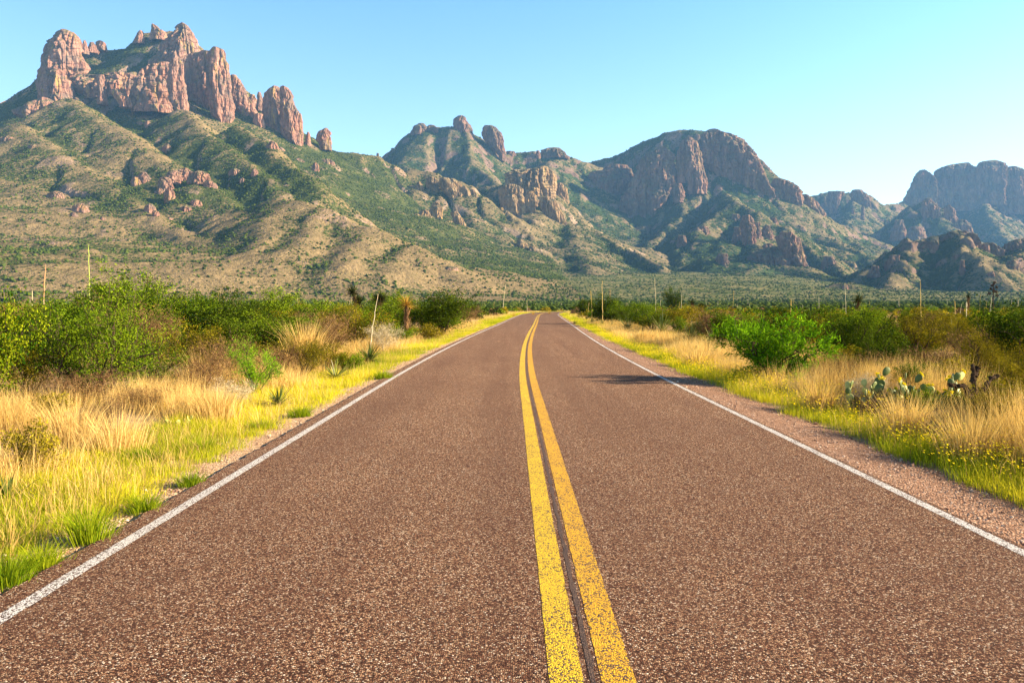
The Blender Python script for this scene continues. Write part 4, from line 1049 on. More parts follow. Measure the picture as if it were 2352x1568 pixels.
# tall flower stalks
def stalk(label, xb, yb, xt, yt, Y, r0, mat, seed, group="tall flower stalks on the plain", head=.35, fat=2.0, curve=.1, base_leaves=True):
    a, b = pt(xb, yb, Y), pt(xt, yt, Y)
    zg = gz(a[0], Y); h = b[2] - zg
    t = thing("flower_stalk", label, "flower stalk", (a[0], Y, zg), 0, group)
    g = Geo(); r = np.random.default_rng(seed)
    tt = np.linspace(0, 1, 18); fr = (b[0] - a[0])
    P = np.stack([fr * tt ** (1 + curve * 6), .03 * h * tt, h * tt], 1) + r.normal(size=(18, 3)) * .003 * h
    R = r0 * (1 - .5 * tt); hd = tt > 1 - head
    R = np.where(hd, R * (1 + (fat - 1) * np.sin(np.pi * np.clip((tt - 1 + head) / head, 0, 1)) ** .7), R); R[-1] *= .3
    g.tube(P, R, 6, np.where(np.repeat(hd, 6), .15, .85))
    n = int(140 * head); q = r.uniform(min(16.9, 18 * (1 - head)), 17, n)
    C = np.stack([np.interp(q, range(18), P[:, c]) for c in range(3)], 1) + rv(r, n) * (np.interp(q, range(18), R) * 1.1)[:, None]
    if n: g.leaves(C, rv(r, n), r0 * 2.4, r0 * .9, r.uniform(0, 1, n), r)
    obj("stalk", g.mesh("stalk", mat), t)
    if base_leaves:
        obj("leaves", rosette(seed + 3, 60, .55, .03).mesh("leaves", M_spike), t).location = (0, 0, .1)
    return t
stalk("leaning bare pale stalk growing from the green spiky rosette", 850, 800, 868, 674, 26.0, .013, M_stalk, 1, head=.12, fat=1.3, curve=.08, base_leaves=False)
stalk("tall thin bright green stalk above the leafy bush on the left", 205, 700, 200, 560, 42.0, .032, M_stalk_g, 2, head=.0, curve=.02)
stalk("rusty-headed pale stalk at the far left", 97, 700, 102, 606, 46.0, .028, M_stalk_r, 3, head=.5, fat=2.0)
stalk("thick golden stalk standing at the inside of the bend", 1384, 712, 1383, 643, 66.0, .038, M_stalk_y, 4, head=.0)
stalk("pale stalk with a slim head, alone above the right-hand scrub", 1507, 712, 1504, 636, 85.0, .020, M_stalk, 5, head=.55, fat=1.8)
stalk("pale crooked stalk right of the palm-like yucca, tallest on the right", 2118, 712, 2115, 644, 52.0, .024, M_stalk_y, 6, head=.12, fat=1.2, curve=.02)
stalk("thin pale stalk left of the palm-like yucca", 1944, 705, 1942, 650, 70.0, .018, M_stalk, 7, head=.1)
stalk("leaning white stalk on the outside of the bend", 1155, 712, 1162, 652, 150.0, .05, M_stalk, 8, head=.3)
stalk("thin stalk left of the thick golden one", 1360, 712, 1357, 665, 74.0, .03, M_stalk_y, 9, head=.4)
stalk("slim pale stalk right of the thick golden one", 1402, 706, 1401, 660, 90.0, .024, M_stalk_r, 10, head=.5)
stalk("short grey stalk left of the rusty-headed one", 72, 706, 73, 665, 60.0, .022, M_stalk, 11, head=.3)
stalk("short stalk above the dark bush at the right edge", 2195, 718, 2194, 690, 60.0, .03, M_stalk_y, 12, head=.2)
stalk("thin straw stalk poking out of the olive row on the right", 2220, 716, 2221, 694, 60.0, .04, M_stalk, 13, head=.2)
stalk("thin stalk above the vivid green bush", 1815, 730, 1818, 688, 40.0, .022, M_stalk_y, 14, head=.3)
# branched dead stalk at the far right
def agave(label, xb, yb, xt, yt, Y, seed):
    a, b = pt(xb, yb, Y), pt(xt, yt, Y); zg = gz(a[0], Y); h = b[2] - zg
    t = thing("century_plant", label, "century plant", (a[0], Y, zg), 0)
    g = Geo(); g.tube(np.stack([np.zeros(8), np.zeros(8), np.linspace(0, h, 8)], 1), np.linspace(.10, .05, 8), 6, .3)
    obj("stalk", g.mesh("stalk", M_stem), t)
    r = np.random.default_rng(seed)
    for i in range(9):
        z = h * (.55 + .05 * i); az = i * 2.4; l = .11 * h * (1.1 - i * .08)
        P = np.array([(0, 0, z), (math.cos(az) * l * .6, math.sin(az) * l * .6, z + .1 * l), (math.cos(az) * l, math.sin(az) * l, z + .4 * l)])
        b_ = Geo(); b_.tube(P, [.035, .03, .02], 4, .4)
        C = P[2] + r.normal(size=(60, 3)) * l * .22; b_.leaves(C, rv(r, 60), .22, .1, r.uniform(0, 1, 60), r)
        obj("flower_branch", b_.mesh("flower_branch", M_stem), t)
    obj("leaves", rosette(seed, 60, .9, .08).mesh("leaves", M_spike_dark), t).location = (0, 0, .15)
agave("dark dead stalk with short side branches at the far right", 2281, 690, 2280, 646, 120.0, 5)

# yuccas with a trunk
def yucca(label, xb, yb, ytop, Y, heads, seed, mat, L=.6, nleaf=130):
    a = pt(xb, yb, Y); zg = gz(a[0], Y); top = pt(xb, ytop, Y)[2] - zg
    t = thing("yucca", label, "yucca", (a[0], Y, zg), 0, "yuccas on the plain")
    r = np.random.default_rng(seed)
    for i in range(heads):
        az = r.uniform(0, 6.28); off = (0 if heads == 1 else r.uniform(.35, .9)) * (1 if i % 2 else -1)
        hz = (top - L * .75) * (1 if i == 0 else r.uniform(.7, 1))
        e = np.array([off, r.uniform(-.4, .4), max(hz, .3)])
        P = np.array([(0, 0, 0), (e[0] * .25, e[1] * .25, e[2] * .5), e])
        g = Geo(); g.tube(P, [.10, .08, .07], 7, .3)
        g.leaves(P[2] * r.uniform(.35, 1, (150, 1)) + r.normal(size=(150, 3)) * .09, np.array([0, 0, -1.0]) + .4 * rv(r, 150), .4, .03, r.random(150), r)
        obj("trunk", g.mesh("trunk", M_leaf["dry"]), t)
        o = obj("leaf_head", rosette(seed + i, nleaf, L, .035, lo=-.35, droop=.05).mesh("leaf_head", mat), t); o.location = e
    return t
yucca("dark many-headed yucca rising above the bushes left of the bend", 848, 720, 655, 45.0, 4, 1, M_spike_dark, .62, 220)
yucca("dead orange yucca head above the bushes left of the bend", 935, 730, 676, 40.0, 1, 2, M_spike_dead, .72)
yucca("dark palm-like yucca with a single head right of the road", 1968, 720, 673, 62.0, 1, 3, M_spike_dark, .8, 200)
yucca("small dark yucca near the dead branched stalk", 2224, 702, 672, 95.0, 1, 4, M_spike_dark, .8)
yucca("dark low yucca with several heads right of the juniper", 1600, 712, 684, 88.0, 4, 6, M_spike_dark, .7)

# prickly pears: each pad a part
def pad_mesh(seed, L, W):
    r = np.random.default_rng(seed)
    nu, nv = 14, 9
    u = np.linspace(0, 2 * np.pi, nu, endpoint=False); v = np.linspace(-np.pi / 2, np.pi / 2, nv)
    U, Vv = np.meshgrid(u, v); 
    X = np.cos(Vv) * np.cos(U) * W / 2; Z = L / 2 + np.cos(Vv) * np.sin(U) * L / 2; Y = np.sin(Vv) * .13 * W
    X = X * (0.72 + 0.42 * Z / L)
    i, j = np.meshgrid(np.arange(nv - 1), np.arange(nu), indexing='ij')
    q = np.stack([i * nu + j, i * nu + (j + 1) % nu, (i + 1) * nu + (j + 1) % nu, (i + 1) * nu + j], -1).reshape(-1, 4)
    return np.stack([X, Y, Z], -1).reshape(-1, 3), q
_pv, _pq = pad_mesh(0, 1.0, .82)
PAD = {False: mesh_np("pad", _pv, [_pq], pm, None, True), True: mesh_np("pad", _pv, [_pq], pml, None, True)}
def bud_mesh():
    g = Geo(); r = np.random.default_rng(1)
    g.leaves(r.normal(size=(14, 3)) * .012 + np.array([0, 0, .02]), rv(r, 14) + np.array([0, 0, 1.2]), .05, .022, r.random(14), r)
    return g.mesh("bud", M_flower)
BUD = bud_mesh()
def prickly(label, xc, yb, hpx, wpx, n, seed, pale=False, group="prickly pear cacti in the verges", buds=True):
    p = ground_at(xc, yb); k = p[1] / F_PX; H, Wd = hpx * k, wpx * k
    t = thing("prickly_pear", label, "cactus", p, 0, group)
    r = np.random.default_rng(seed)
    L0 = float(np.clip(H * .28, .09, .165)); nodes = []
    for i in range(n):
        if i < max(2, n // 3) or not nodes:
            b = np.array([r.uniform(-.5, .5) * Wd * .8, r.uniform(-.3, .3) * Wd * .6, -.02]); tilt = r.uniform(-.4, .4); lv = 0
        else:
            q = nodes[r.integers(len(nodes))]
            if q[2] > 3: q = nodes[0]
            if q[0][2] + 1.6 * L0 > H: q = nodes[r.integers(max(1, n // 3))]
            b = q[0] + q[1] * L0 * r.uniform(.75, .92) + r.normal(size=3) * L0 * .22; tilt = r.uniform(-.8, .8); lv = q[2] + 1
        rz = r.uniform(0, 3.14); s = L0 * r.uniform(.7, 1.05)
        o = obj("pad", PAD[r.random() < (1 if pale else .3)], t)
        o.location = b; o.rotation_euler = (r.uniform(-.3, .3), tilt, rz); o.scale = (s, s, s)
        m = o.rotation_euler.to_matrix(); d = np.array(m @ Vector((0, 0, 1)))
        nodes.append((b, d, lv))
        if buds and r.random() < .3:
            for j in range(2):
                bu = obj("bud", BUD, o); bu.location = (r.uniform(-.3, .3), 0, r.uniform(.9, .98)); bu.scale = (1 / s * .9,) * 3
    return t
prickly("pale sunlit prickly pear sunk in the straw on the left verge", 415, 980, 56, 150, 12, 1, True, buds=False)
prickly("single pale prickly pear pad peeping over straw left of the bright feathery bush", 388, 838, 36, 26, 2, 2, True, buds=False)
prickly("prickly pear with yellow buds under the spiky rosettes on the right", 1602, 815, 34, 56, 12, 3)
prickly("prickly pear clump nearest the olive broom, with pale pads, on the right", 2050, 922, 122, 250, 80, 4)
prickly("prickly pear clump left of the dark branching cactus", 2165, 930, 136, 170, 64, 5)
prickly("small prickly pear with white-lit pads in front of the grey dry bush", 1985, 888, 34, 60, 7, 6, True)
prickly("prickly pear pad cluster hidden low in the right-hand grass", 2085, 950, 40, 60, 9, 7)
prickly("dark prickly pear pads low in the straw above the pale sunlit one", 372, 935, 40, 30, 3, 8, buds=False)
prickly("thin prickly pear in the scrub behind the tall straw bunch", 715, 838, 44, 26, 4, 10, True, buds=False)

# dark branching cactus (cholla)
p = ground_at(2243, 958); k = p[1] / F_PX
t = thing("cholla", "dark leafless branching cactus standing in the scrub at the right", "cactus", p, .4)
r = np.random.default_rng(12); H = 136 * k
def limb(P, R, par):
    g = Geo(); Q = np.array(P)
    tq = np.linspace(0, len(Q) - 1, 14); Q = np.stack([np.interp(tq, range(len(Q)), Q[:, c]) for c in range(3)], 1) + r.normal(size=(14, 3)) * .012
    g.tube(Q, np.linspace(R, R * .7, 14) * (1 + .18 * np.sin(np.arange(14) * 2.4)), 7, .3)
    n = 120; q = r.uniform(0, 13, n); C = np.stack([np.interp(q, range(14), Q[:, c]) for c in range(3)], 1) + rv(r, n) * R * .95
    g.leaves(C, rv(r, n), .04, .012, r.random(n), r)
    return obj("branch", g.mesh("branch", M_stem), par)
g = Geo(); g.tube(np.array([(0, 0, -.05), (.02, 0, .3 * H), (0, .02, .55 * H)]), [.055, .048, .04], 8, .3)
obj("trunk", g.mesh("trunk", M_stem), t)
for P in ([(0, 0, .5), (-.3, .05, .66), (-.6, .1, .68)], [(0, 0, .5), (.22, 0, .62), (.38, .05, .76), (.62, .1, .80)], [(0, 0, .52), (-.06, .05, .75), (-.1, 0, 1.0)], [(0, 0, .35), (-.25, -.1, .45), (-.42, -.1, .62)],
          [(0, 0, .4), (.25, .2, .5), (.42, .2, .52)], [(-.06, .03, .75), (.1, .1, .86), (.12, .1, .95)], [(0, 0, .3), (.3, -.2, .36), (.5, -.2, .3)]):
    limb([(x * H, y * H, z * H) for x, y, z in P], .036, t)

# ------------------------------------------------------------------ bushes and stalks over the plain
rng = np.random.default_rng(77)
LANDMARKS = [(60, "the bush at the left edge"), (200, "the tall green stalk"), (285, "the tall leafy bush"), (430, "the rounded green bush"), (580, "the bright feathery bush"), (700, "the tall straw bunch"),
             (850, "the many-headed yucca"), (935, "the orange dead yucca"), (1030, "the last dark bush before the bend"), (1160, "the leaning white stalk"), (1260, "the outside of the bend"),
             (1384, "the thick golden stalk"), (1505, "the lone slim stalk"), (1545, "the juniper"), (1780, "the vivid green bush"), (1968, "the palm-like yucca"), (2118, "the crooked tall stalk"), (2245, "the branching cactus"), (2340, "the dark bush at the right edge")]
kinds = [("dense", "green", "green"), ("dense", "dark", "dark green"), ("feathery", "olive", "olive"), ("feathery", "green", "feathery green"), ("leafy", "green", "leafy green"), ("dry", "dry", "brown twiggy"), ("low", "olive", "low olive"), ("low", "dark", "low dark")]
protos = {}
for a, (k, m, nm) in enumerate(kinds):
    for s in (101, 102):
        kw = dict(KW[k]); kw["nl"] = max(3, int(kw["nl"] * .85)); kw["ls"] *= 1.3
        fo, st = shrub(seed=s + a * 10, **kw)
        protos[(k, m, s)] = (fo.mesh("foliage", M_leaf[m]), st.mesh("stem", M_stem if m != "dry" else M_leaf["dry"]), kw)
taken = []
n_ok = 0; tries = 0
while n_ok < 228 and tries < 20000:
    tries += 1
    Y = 17 * (130 / 17) ** (rng.random() ** .9); xd = rng.uniform(-60, 2420)
    X = (xd - CX) / F_PX * Y
    u, s_ = road_uv(np.array([X]), np.array([Y])); u = float(u[0])
    lim = 6.9 if u < 0 else 7.3
    if Y > 60: lim = 6.2
    if abs(u) < lim or (abs(u) < lim + 1.5 and rng.random() < .4): continue
    if any((X - a) ** 2 + (Y - b) ** 2 < (c * .42) ** 2 for a, b, c in taken): continue
    left = u < 0
    pr = [.22, .24, .15, .10, .08, .13, .04, .04] if left else [.18, .13, .24, .10, .02, .13, .12, .08]
    k, m, nm = kinds[rng.choice(8, p=pr)]
    hmax = (1.8 if left else 1.4) if Y < 75 else (1.55 if left else 1.25)
    if Y < 24: hmax = 1.25
    h = hmax * rng.uniform(.6, 1.0) * (.62 if k == "low" else 1)
    kw = protos[(k, m, 101)][2]; s = int(rng.integers(101, 103))
    sc = h / kw["h"]; sw = sc * (rng.uniform(1.1, 1.75) if left else rng.uniform(1.0, 1.6)) if k != "low" else sc * 1.3
    taken.append((X, Y, kw["w"] * sw))
    lm = min(LANDMARKS, key=lambda q: abs(q[0] - xd))[1]
    lm = ("left of " if xd < min(LANDMARKS, key=lambda q: abs(q[0] - xd))[0] else "right of ") + lm
    dist = "close" if Y < 32 else "back" if Y < 65 else "far"
    sz_ = "large " if h > .88 * hmax and k != "low" else "small " if h < .7 * hmax else ""
    t = thing("shrub", "%s%s bush %s %s" % (sz_, nm, dist, lm), "shrub", (X, Y, gz(X, Y) - .02), rng.uniform(0, 6.28), "scrub bushes over the plain", (sw, sw, sc))
    fo, st, _ = protos[(k, m, s)]
    obj("foliage", fo, t); obj("stem", st, t)
    n_ok += 1
# beyond them the bushes merge into one mass
g = {m: [] for m in ("green", "dark", "olive", "dry")}
simple = {}
for m in g:
    r_ = np.random.default_rng(hash(m) % 1000 if False else len(m) * 7)
    vs = []
    for v in range(4):
        n = 230
        d = rv(r_, n); d[:, 2] = np.abs(d[:, 2]); C = d * (r_.uniform(.45, 1, (n, 1))) ** .6 * np.array([1, 1, 1.0]) * (1 + .35 * noise3(d[:, 0] * 2.2, d[:, 1] * 2.2, d[:, 2] * 2.2, v))[:, None]
        q = Geo(); sz = r_.uniform(.10, .22, n); q.leaves(C, rv(r_, n), sz * 1.5, sz, np.clip(r_.normal(.5, .25, n), 0, 1), r_)
        vs.append((np.concatenate(q.v), np.concatenate(q.f4), np.concatenate(q.t)))
    simple[m] = vs
N = 2400
Yv = 60 * (420 / 60) ** rng.random(N); xd = rng.uniform(-80, 2440, N); Xv = (xd - CX) / F_PX * Yv
uu, _ = road_uv(Xv, Yv)
ok = (np.abs(uu) > 6.0) & ((Yv > 125) | (rng.random(N) < .5)) & (fbm2(Xv / 40, Yv / 40, 2, 91) > -.35)
Zv = land(Xv, Yv)
acc = {m: Geo() for m in g}
for X, Y, Z in zip(Xv[ok], Yv[ok], Zv[ok]):
    m = ("green", "dark", "olive", "dry")[rng.choice(4, p=[.36, .26, .30, .08])]
    V, q, tt = simple[m][rng.integers(4)]
    h = rng.uniform(.5, 1.35); w = h * rng.uniform(.65, 1.2); a = rng.uniform(0, 6.28); c_, s_ = math.cos(a), math.sin(a)
    P = np.stack([(V[:, 0] * c_ - V[:, 1] * s_) * w + X, (V[:, 0] * s_ + V[:, 1] * c_) * w + Y, V[:, 2] * h + Z - .02], 1)
    acc[m].add(P, f4=q, t=np.clip(tt + rng.uniform(-.25, .25), 0, 1))
for m, nm in (("green", "fresh green"), ("dark", "dark green"), ("olive", "olive"), ("dry", "brown twiggy")):
    tag(obj("distant_scrub", acc[m].mesh("distant_scrub", M_leaf[m])), nm + " bushes merging into a belt across the far plain", "scrub", None, "stuff")

# leafy undergrowth knitting the bushes together
N = 900
Yv = 15 * (95 / 15) ** rng.random(N); xd = rng.uniform(-80, 2440, N); Xv = (xd - CX) / F_PX * Yv
uu, _ = road_uv(Xv, Yv); ok = (np.abs(uu) > 7.3); Zv = land(Xv, Yv)
acc = {m: Geo() for m in g}
nb_ = 330
sb = rng.uniform(8, 24, nb_); ub = rng.uniform(6.7, 10.5, nb_); Xn = .4 + ub; Zn = land(Xn, sb)
Xv, Yv, Zv, ok = np.concatenate([Xv, Xn]), np.concatenate([Yv, sb]), np.concatenate([Zv, Zn]), np.concatenate([ok, np.ones(nb_, bool)])
for X, Y, Z in zip(Xv[ok], Yv[ok], Zv[ok]):
    m = ("green", "dark", "olive", "dry")[rng.choice(4, p=[.34, .16, .32, .18])]
    V, q, tt = simple[m][rng.integers(4)]
    h = rng.uniform(.18, .55); w = rng.uniform(.3, .8); a_ = rng.uniform(0, 6.28)
    P = np.stack([(V[:, 0] * math.cos(a_) - V[:, 1] * math.sin(a_)) * w + X, (V[:, 0] * math.sin(a_) + V[:, 1] * math.cos(a_)) * w + Y, V[:, 2] * h + Z - .02], 1)
    c0 = P.reshape(-1, 4, 3).mean(1, keepdims=True); P = (c0 + (P.reshape(-1, 4, 3) - c0) * (.45 if Y > 24 else .26)).reshape(-1, 3)
    acc[m].add(P, f4=q, t=np.clip(tt + rng.uniform(-.25, .25), 0, 1))
for m, nm in (("green", "fresh green"), ("dark", "dark green"), ("olive", "olive"), ("dry", "brown twiggy")):
    tag(obj("undergrowth", acc[m].mesh("undergrowth", M_leaf[m])), nm + " low growth between the bushes on both sides of the road", "scrub", None, "stuff")

# slender flower stalks standing all over the far plain
sm = []
for v in range(6):
    me = stalk_geo(40 + v, 3.0, .055, rng.uniform(.0, .05), rng.uniform(.0, .06), .4, rng.uniform(1.2, 1.8), 5).mesh("flower_stalk", (M_stalk, M_stalk_y, M_stalk)[v % 3]); sm.append(me)
cnt = 0
while cnt < 120:
    Y = 95 * (520 / 95) ** (rng.random() ** .75); xd = rng.uniform(-20, 2370)
    X = (xd - CX) / F_PX * Y
    u, _ = road_uv(np.array([X]), np.array([min(Y, 400.)]))
    if abs(u[0]) < 6.5 and Y < 260: continue
    o = obj("flower_stalk", sm[int(rng.integers(6))])
    h = rng.uniform(.5, 1.4); fat = (.5 if Y < 180 else .7 if Y < 300 else 1.1)
    o.location = (X, Y, gz(X, Y) - .05); o.scale = (fat, fat, h); o.rotation_euler = (rng.normal(0, .03), rng.normal(0, .04), rng.uniform(0, 6.28))
    lm = min(LANDMARKS, key=lambda q: abs(q[0] - xd))[1]
    lm = ("left of " if xd < min(LANDMARKS, key=lambda q: abs(q[0] - xd))[0] else "right of ") + lm
    tag(o, "%s %s flower stalk far out %s" % ("tall" if h > 1.05 else "short" if h < .75 else "slim", "golden" if o.data.materials[0] is M_stalk_y else "pale", lm), "flower stalk", "slender stalks of the far plain")
    cnt += 1

# ------------------------------------------------------------------ grass, flowers, pebbles
def blades(X, Y, Z, h, w, lean, tint, r, az=None):
    n = len(X)
    az = r.uniform(0, 2 * np.pi, n) if az is None else az
    dx, dy = np.cos(az), np.sin(az)
    a2 = r.uniform(0, 2 * np.pi, n); sx_, sy_ = np.cos(a2) * w / 2, np.sin(a2) * w / 2
    m = .55
    P = np.zeros((n, 5, 3))
    P[:, 0] = np.stack([X - sx_, Y - sy_, Z], 1); P[:, 1] = np.stack([X + sx_, Y + sy_, Z], 1)
    mx, my, mz = X + dx * lean * h * m * .6, Y + dy * lean * h * m * .6, Z + h * m
    P[:, 2] = np.stack([mx + sx_ * .8, my + sy_ * .8, mz], 1); P[:, 3] = np.stack([mx - sx_ * .8, my - sy_ * .8, mz], 1)
    zt = Z + h * np.sqrt(np.clip(1 - (lean * .75) ** 2, .15, 1))
    P[:, 4] = np.stack([X + dx * lean * h, Y + dy * lean * h, zt], 1)
    b = np.arange(n)[:, None] * 5
    return P.reshape(-1, 3), b + np.array([[0, 1, 2, 3]]), b + np.array([[3, 2, 4]]), np.repeat(tint, 5)
def tufts(ntuft, per, srange, urange, h, w, lean, spread, r, umask=None, bias=1.0, hn=.35, tn=.3):
    """grass tufts along the road: srange arc lengths, urange offsets from the centre line"""
    s0, s1 = srange
    s = s0 * (s1 / s0) ** r.random(ntuft) if s0 > 0 else r.uniform(s0, s1, ntuft)
    u = urange[0] + (urange[1] - urange[0]) * r.random(ntuft) ** bias
    px = np.interp(s + 14, RS, RP[:, 0]); py = np.interp(s + 14, RS, RP[:, 1]); nx_ = np.interp(s + 14, RS, RN[:, 0]); ny_ = np.interp(s + 14, RS, RN[:, 1])
    x, y = px + u * nx_, py + u * ny_
    if umask is not None:
        k = umask(x, y, u, s, r); x, y, u, s = x[k], y[k], u[k], s[k]
    n = len(x)
    th = r.uniform(.6, 1.25, n) * (1 + hn * noise2(x * .5, y * .5, 3)); tt = .5 + tn * 1.6 * noise2(x * .35, y * .35, 8) + r.normal(size=n) * .12
    big = np.maximum(1, s / 22.0)[:, None] ** .62
    ox, oy = r.normal(size=(n, per)) * spread * big, r.normal(size=(n, per)) * spread * big
    X, Y = (x[:, None] + ox).ravel(), (y[:, None] + oy).ravel()
    az = (np.arctan2(oy, ox) + r.normal(size=(n, per)) * .7).ravel()
    hh = (h * th[:, None] * r.uniform(.45, 1.15, (n, per))).ravel(); ww = (w * big * np.ones((n, per))).ravel()
    T = np.clip(tt[:, None] + r.normal(size=(n, per)) * .18, 0, 1).ravel()
    ln = np.clip(lean * (1 + .5 * r.normal(size=len(X))), .02, .95)
    # keep blades off the asphalt
    uu = np.repeat(u, per)
    return X, Y, land(X, Y) - .01, hh, ww, ln, T, az
def grass(name, label, mat, specs, seed):
    r = np.random.default_rng(seed); G = [[], [], [], []]; n = 0
    for sp in specs:
        X, Y, Z, h, w, ln, T, az = tufts(r=r, **sp)
        off, _ = road_uv(X, Y); k = (np.abs(off + .06) > 3.33)
        V, q, t3, tt = blades(X[k], Y[k], Z[k], h[k], w[k], ln[k], T[k], r, az[k])
        G[0].append(V); G[1].append(q + n); G[2].append(t3 + n); G[3].append(tt); n += len(V)
    me = mesh_np(name, np.concatenate(G[0]), [np.concatenate(G[1]), np.concatenate(G[2])], mat, {"tint": np.concatenate(G[3])})
    return tag(obj(name, me), label, "grass", None, "stuff")
def m_edge_l(x, y, u, s, r): return noise2(x * 1.1, y * 1.1, 4) * .45 - (u + 3.53) * 2.0 > r.random(len(x)) * .5
def m_edge_r(x, y, u, s, r): return (u - 3.95 + .3 * noise2(x * .8, y * .8, 5)) * 1.8 + .2 * sstep(20, 60, s) > r.random(len(x)) * .5
BARE = [(ground_at(2050, 935), 1.2), (ground_at(2165, 945), 1.1), (ground_at(2243, 965), .6), (ground_at(415, 985), .5)]
def m_patch(x, y, u, s, r): return np.all([np.hypot(x - q[0], y - q[1]) > k for q, k in BARE], axis=0) & (noise2(x * .45, y * .45, 6) + .25 > r.random(len(x)) * .55)
grass("verge_grass", "short yellow-green grass of the left verge", M_grass, [
    dict(ntuft=2900, per=40, srange=(2.5, 16), urange=(-3.3, -5.3), h=.15, w=.0045, lean=.45, spread=.07, umask=m_edge_l, tn=.55),
    dict(ntuft=3000, per=22, srange=(16, 60), urange=(-3.35, -5.2), h=.17, w=.007, lean=.45, spread=.10, umask=m_edge_l, tn=.55),
    dict(ntuft=2600, per=14, srange=(60, 240), urange=(-3.4, -5.6), h=.20, w=.012, lean=.4, spread=.14, umask=m_edge_l, tn=.55),
    dict(ntuft=400, per=20, srange=(3, 40), urange=(-5, -8), h=.18, w=.006, lean=.45, spread=.12, umask=m_patch)], 11)
grass("verge_grass", "low green-yellow growth at the edge of the right verge", M_grass, [
    dict(ntuft=1300, per=34, srange=(4.5, 18), urange=(3.7, 5.0), h=.20, w=.0045, lean=.4, spread=.08, umask=m_edge_r, tn=.5),
    dict(ntuft=2400, per=22, srange=(18, 60), urange=(3.5, 5.1), h=.18, w=.007, lean=.42, spread=.11, umask=m_edge_r, tn=.5),
    dict(ntuft=2200, per=14, srange=(60, 240), urange=(3.45, 5.6), h=.22, w=.012, lean=.4, spread=.15, umask=m_edge_r, tn=.5)], 12)
grass("dry_grass", "tall straw-coloured dry grass behind the left verge", M_straw, [
    dict(ntuft=1500, per=44, srange=(3.0, 18), urange=(-4.9, -7.6), h=.46, w=.0042, lean=.32, spread=.10, umask=m_patch, bias=.9),
    dict(ntuft=1500, per=26, srange=(16, 70), urange=(-4.8, -7.0), h=.42, w=.007, lean=.32, spread=.13, umask=m_patch),
    dict(ntuft=900, per=14, srange=(60, 230), urange=(-4.9, -9), h=.45, w=.012, lean=.3, spread=.2, umask=m_patch),
    dict(ntuft=900, per=10, srange=(3, 60), urange=(-3.7, -5.2), h=.32, w=.0045, lean=.4, spread=.10)], 13)
grass("dry_grass", "tall golden straw standing behind the right verge", M_straw, [
    dict(ntuft=1300, per=46, srange=(5.0, 20), urange=(4.8, 7.0), h=.58, w=.0042, lean=.24, spread=.11, umask=m_patch, bias=.9),
    dict(ntuft=1500, per=28, srange=(18, 70), urange=(4.8, 7.4), h=.46, w=.007, lean=.26, spread=.13, umask=m_patch),
    dict(ntuft=800, per=14, srange=(60, 200), urange=(4.9, 8.5), h=.42, w=.012, lean=.3, spread=.2, umask=m_patch),
    dict(ntuft=420, per=10, srange=(5, 50), urange=(4.2, 5.2), h=.34, w=.0045, lean=.4, spread=.10)], 14)
# thin straw and herbs under the bushes
r = np.random.default_rng(15)
n = 19000; Yv = 4 * (140 / 4) ** r.random(n); Xv = r.uniform(-1, 1, n) * (.66 * Yv + 7 * np.exp(-Yv / 14))
u, _ = road_uv(Xv, Yv); k = (np.abs(u) > 7.2) & ((u < 0) | (Yv > 25) | (r.random(n) < .35)) & (noise2(Xv * .2, Yv * .2, 19) > -.3); Xv, Yv = Xv[k], Yv[k]
per = 9; big = np.maximum(1, Yv / 20)[:, None] ** .8
X = (Xv[:, None] + r.normal(size=(len(Xv), per)) * .14 * big).ravel(); Y = (Yv[:, None] + r.normal(size=(len(Xv), per)) * .14 * big).ravel()
V, q, t3, tt = blades(X, Y, land(X, Y) - .01, .38 * r.uniform(.5, 1.2, len(X)), (.006 * big * np.ones((1, per))).ravel(), np.full(len(X), .4), r.random(len(X)) * .7, r)
tag(obj("undergrowth", mesh_np("undergrowth", V, [q, t3], M_straw, {"tint": tt})), "thin dry grass growing under and between the bushes", "grass", None, "stuff")

# green grass clumps one can point at
def clump(label, xd, yb, wpx, hpx, seed, mat=M_tuft, n=420, name="grass_clump", group="fresh green grass clumps in the left verge", lean=.5):
    p = ground_at(xd, yb); k = p[1] / F_PX; w, h = wpx * k, hpx * k; r = np.random.default_rng(seed)
    ox, oy = r.normal(size=n) * w * .16, r.normal(size=n) * w * .16
    V, q, t3, tt = blades(ox, oy, np.zeros(n), h * r.uniform(.5, 1.15, n), np.full(n, max(.005, 1.1 * k)), np.clip(lean * (.3 + np.hypot(ox, oy) / (w * .25)), .05, .9), np.clip(r.normal(.5, .25, n), 0, 1), r, np.arctan2(oy, ox) + r.normal(size=n) * .4)
    o = obj(name, mesh_np(name, V, [q, t3], mat, {"tint": tt})); o.location = p
    return tag(o, label, "grass clump", group)
for i, (lab, x, yb, w, h) in enumerate((("deep green grass clump on the gravel edge, largest of the near left verge", 205, 1250, 120, 110), ("green grass clump in the bottom left corner", 20, 1352, 110, 90), ("green grass clump spilling on the gravel right of the corner clump", 95, 1310, 100, 70),
        ("dark green grass clump beside the white line, halfway up the left verge", 330, 1180, 90, 60), ("small green grass clump at the verge edge above the halfway clump", 440, 1120, 70, 45), ("flat green patch of grass where the left verge narrows", 600, 990, 90, 34),
        ("green grass clump beyond the flat patch on the left verge", 690, 960, 70, 30), ("green clump among straw at the top of the near left verge", 330, 1060, 100, 50), ("bright grass clump by the left verge, far before the bend", 880, 872, 60, 24), ("thin green grass clump below the sunlit prickly pear", 470, 1040, 90, 44))):
    clump(lab, x, yb, w, h, 30 + i)
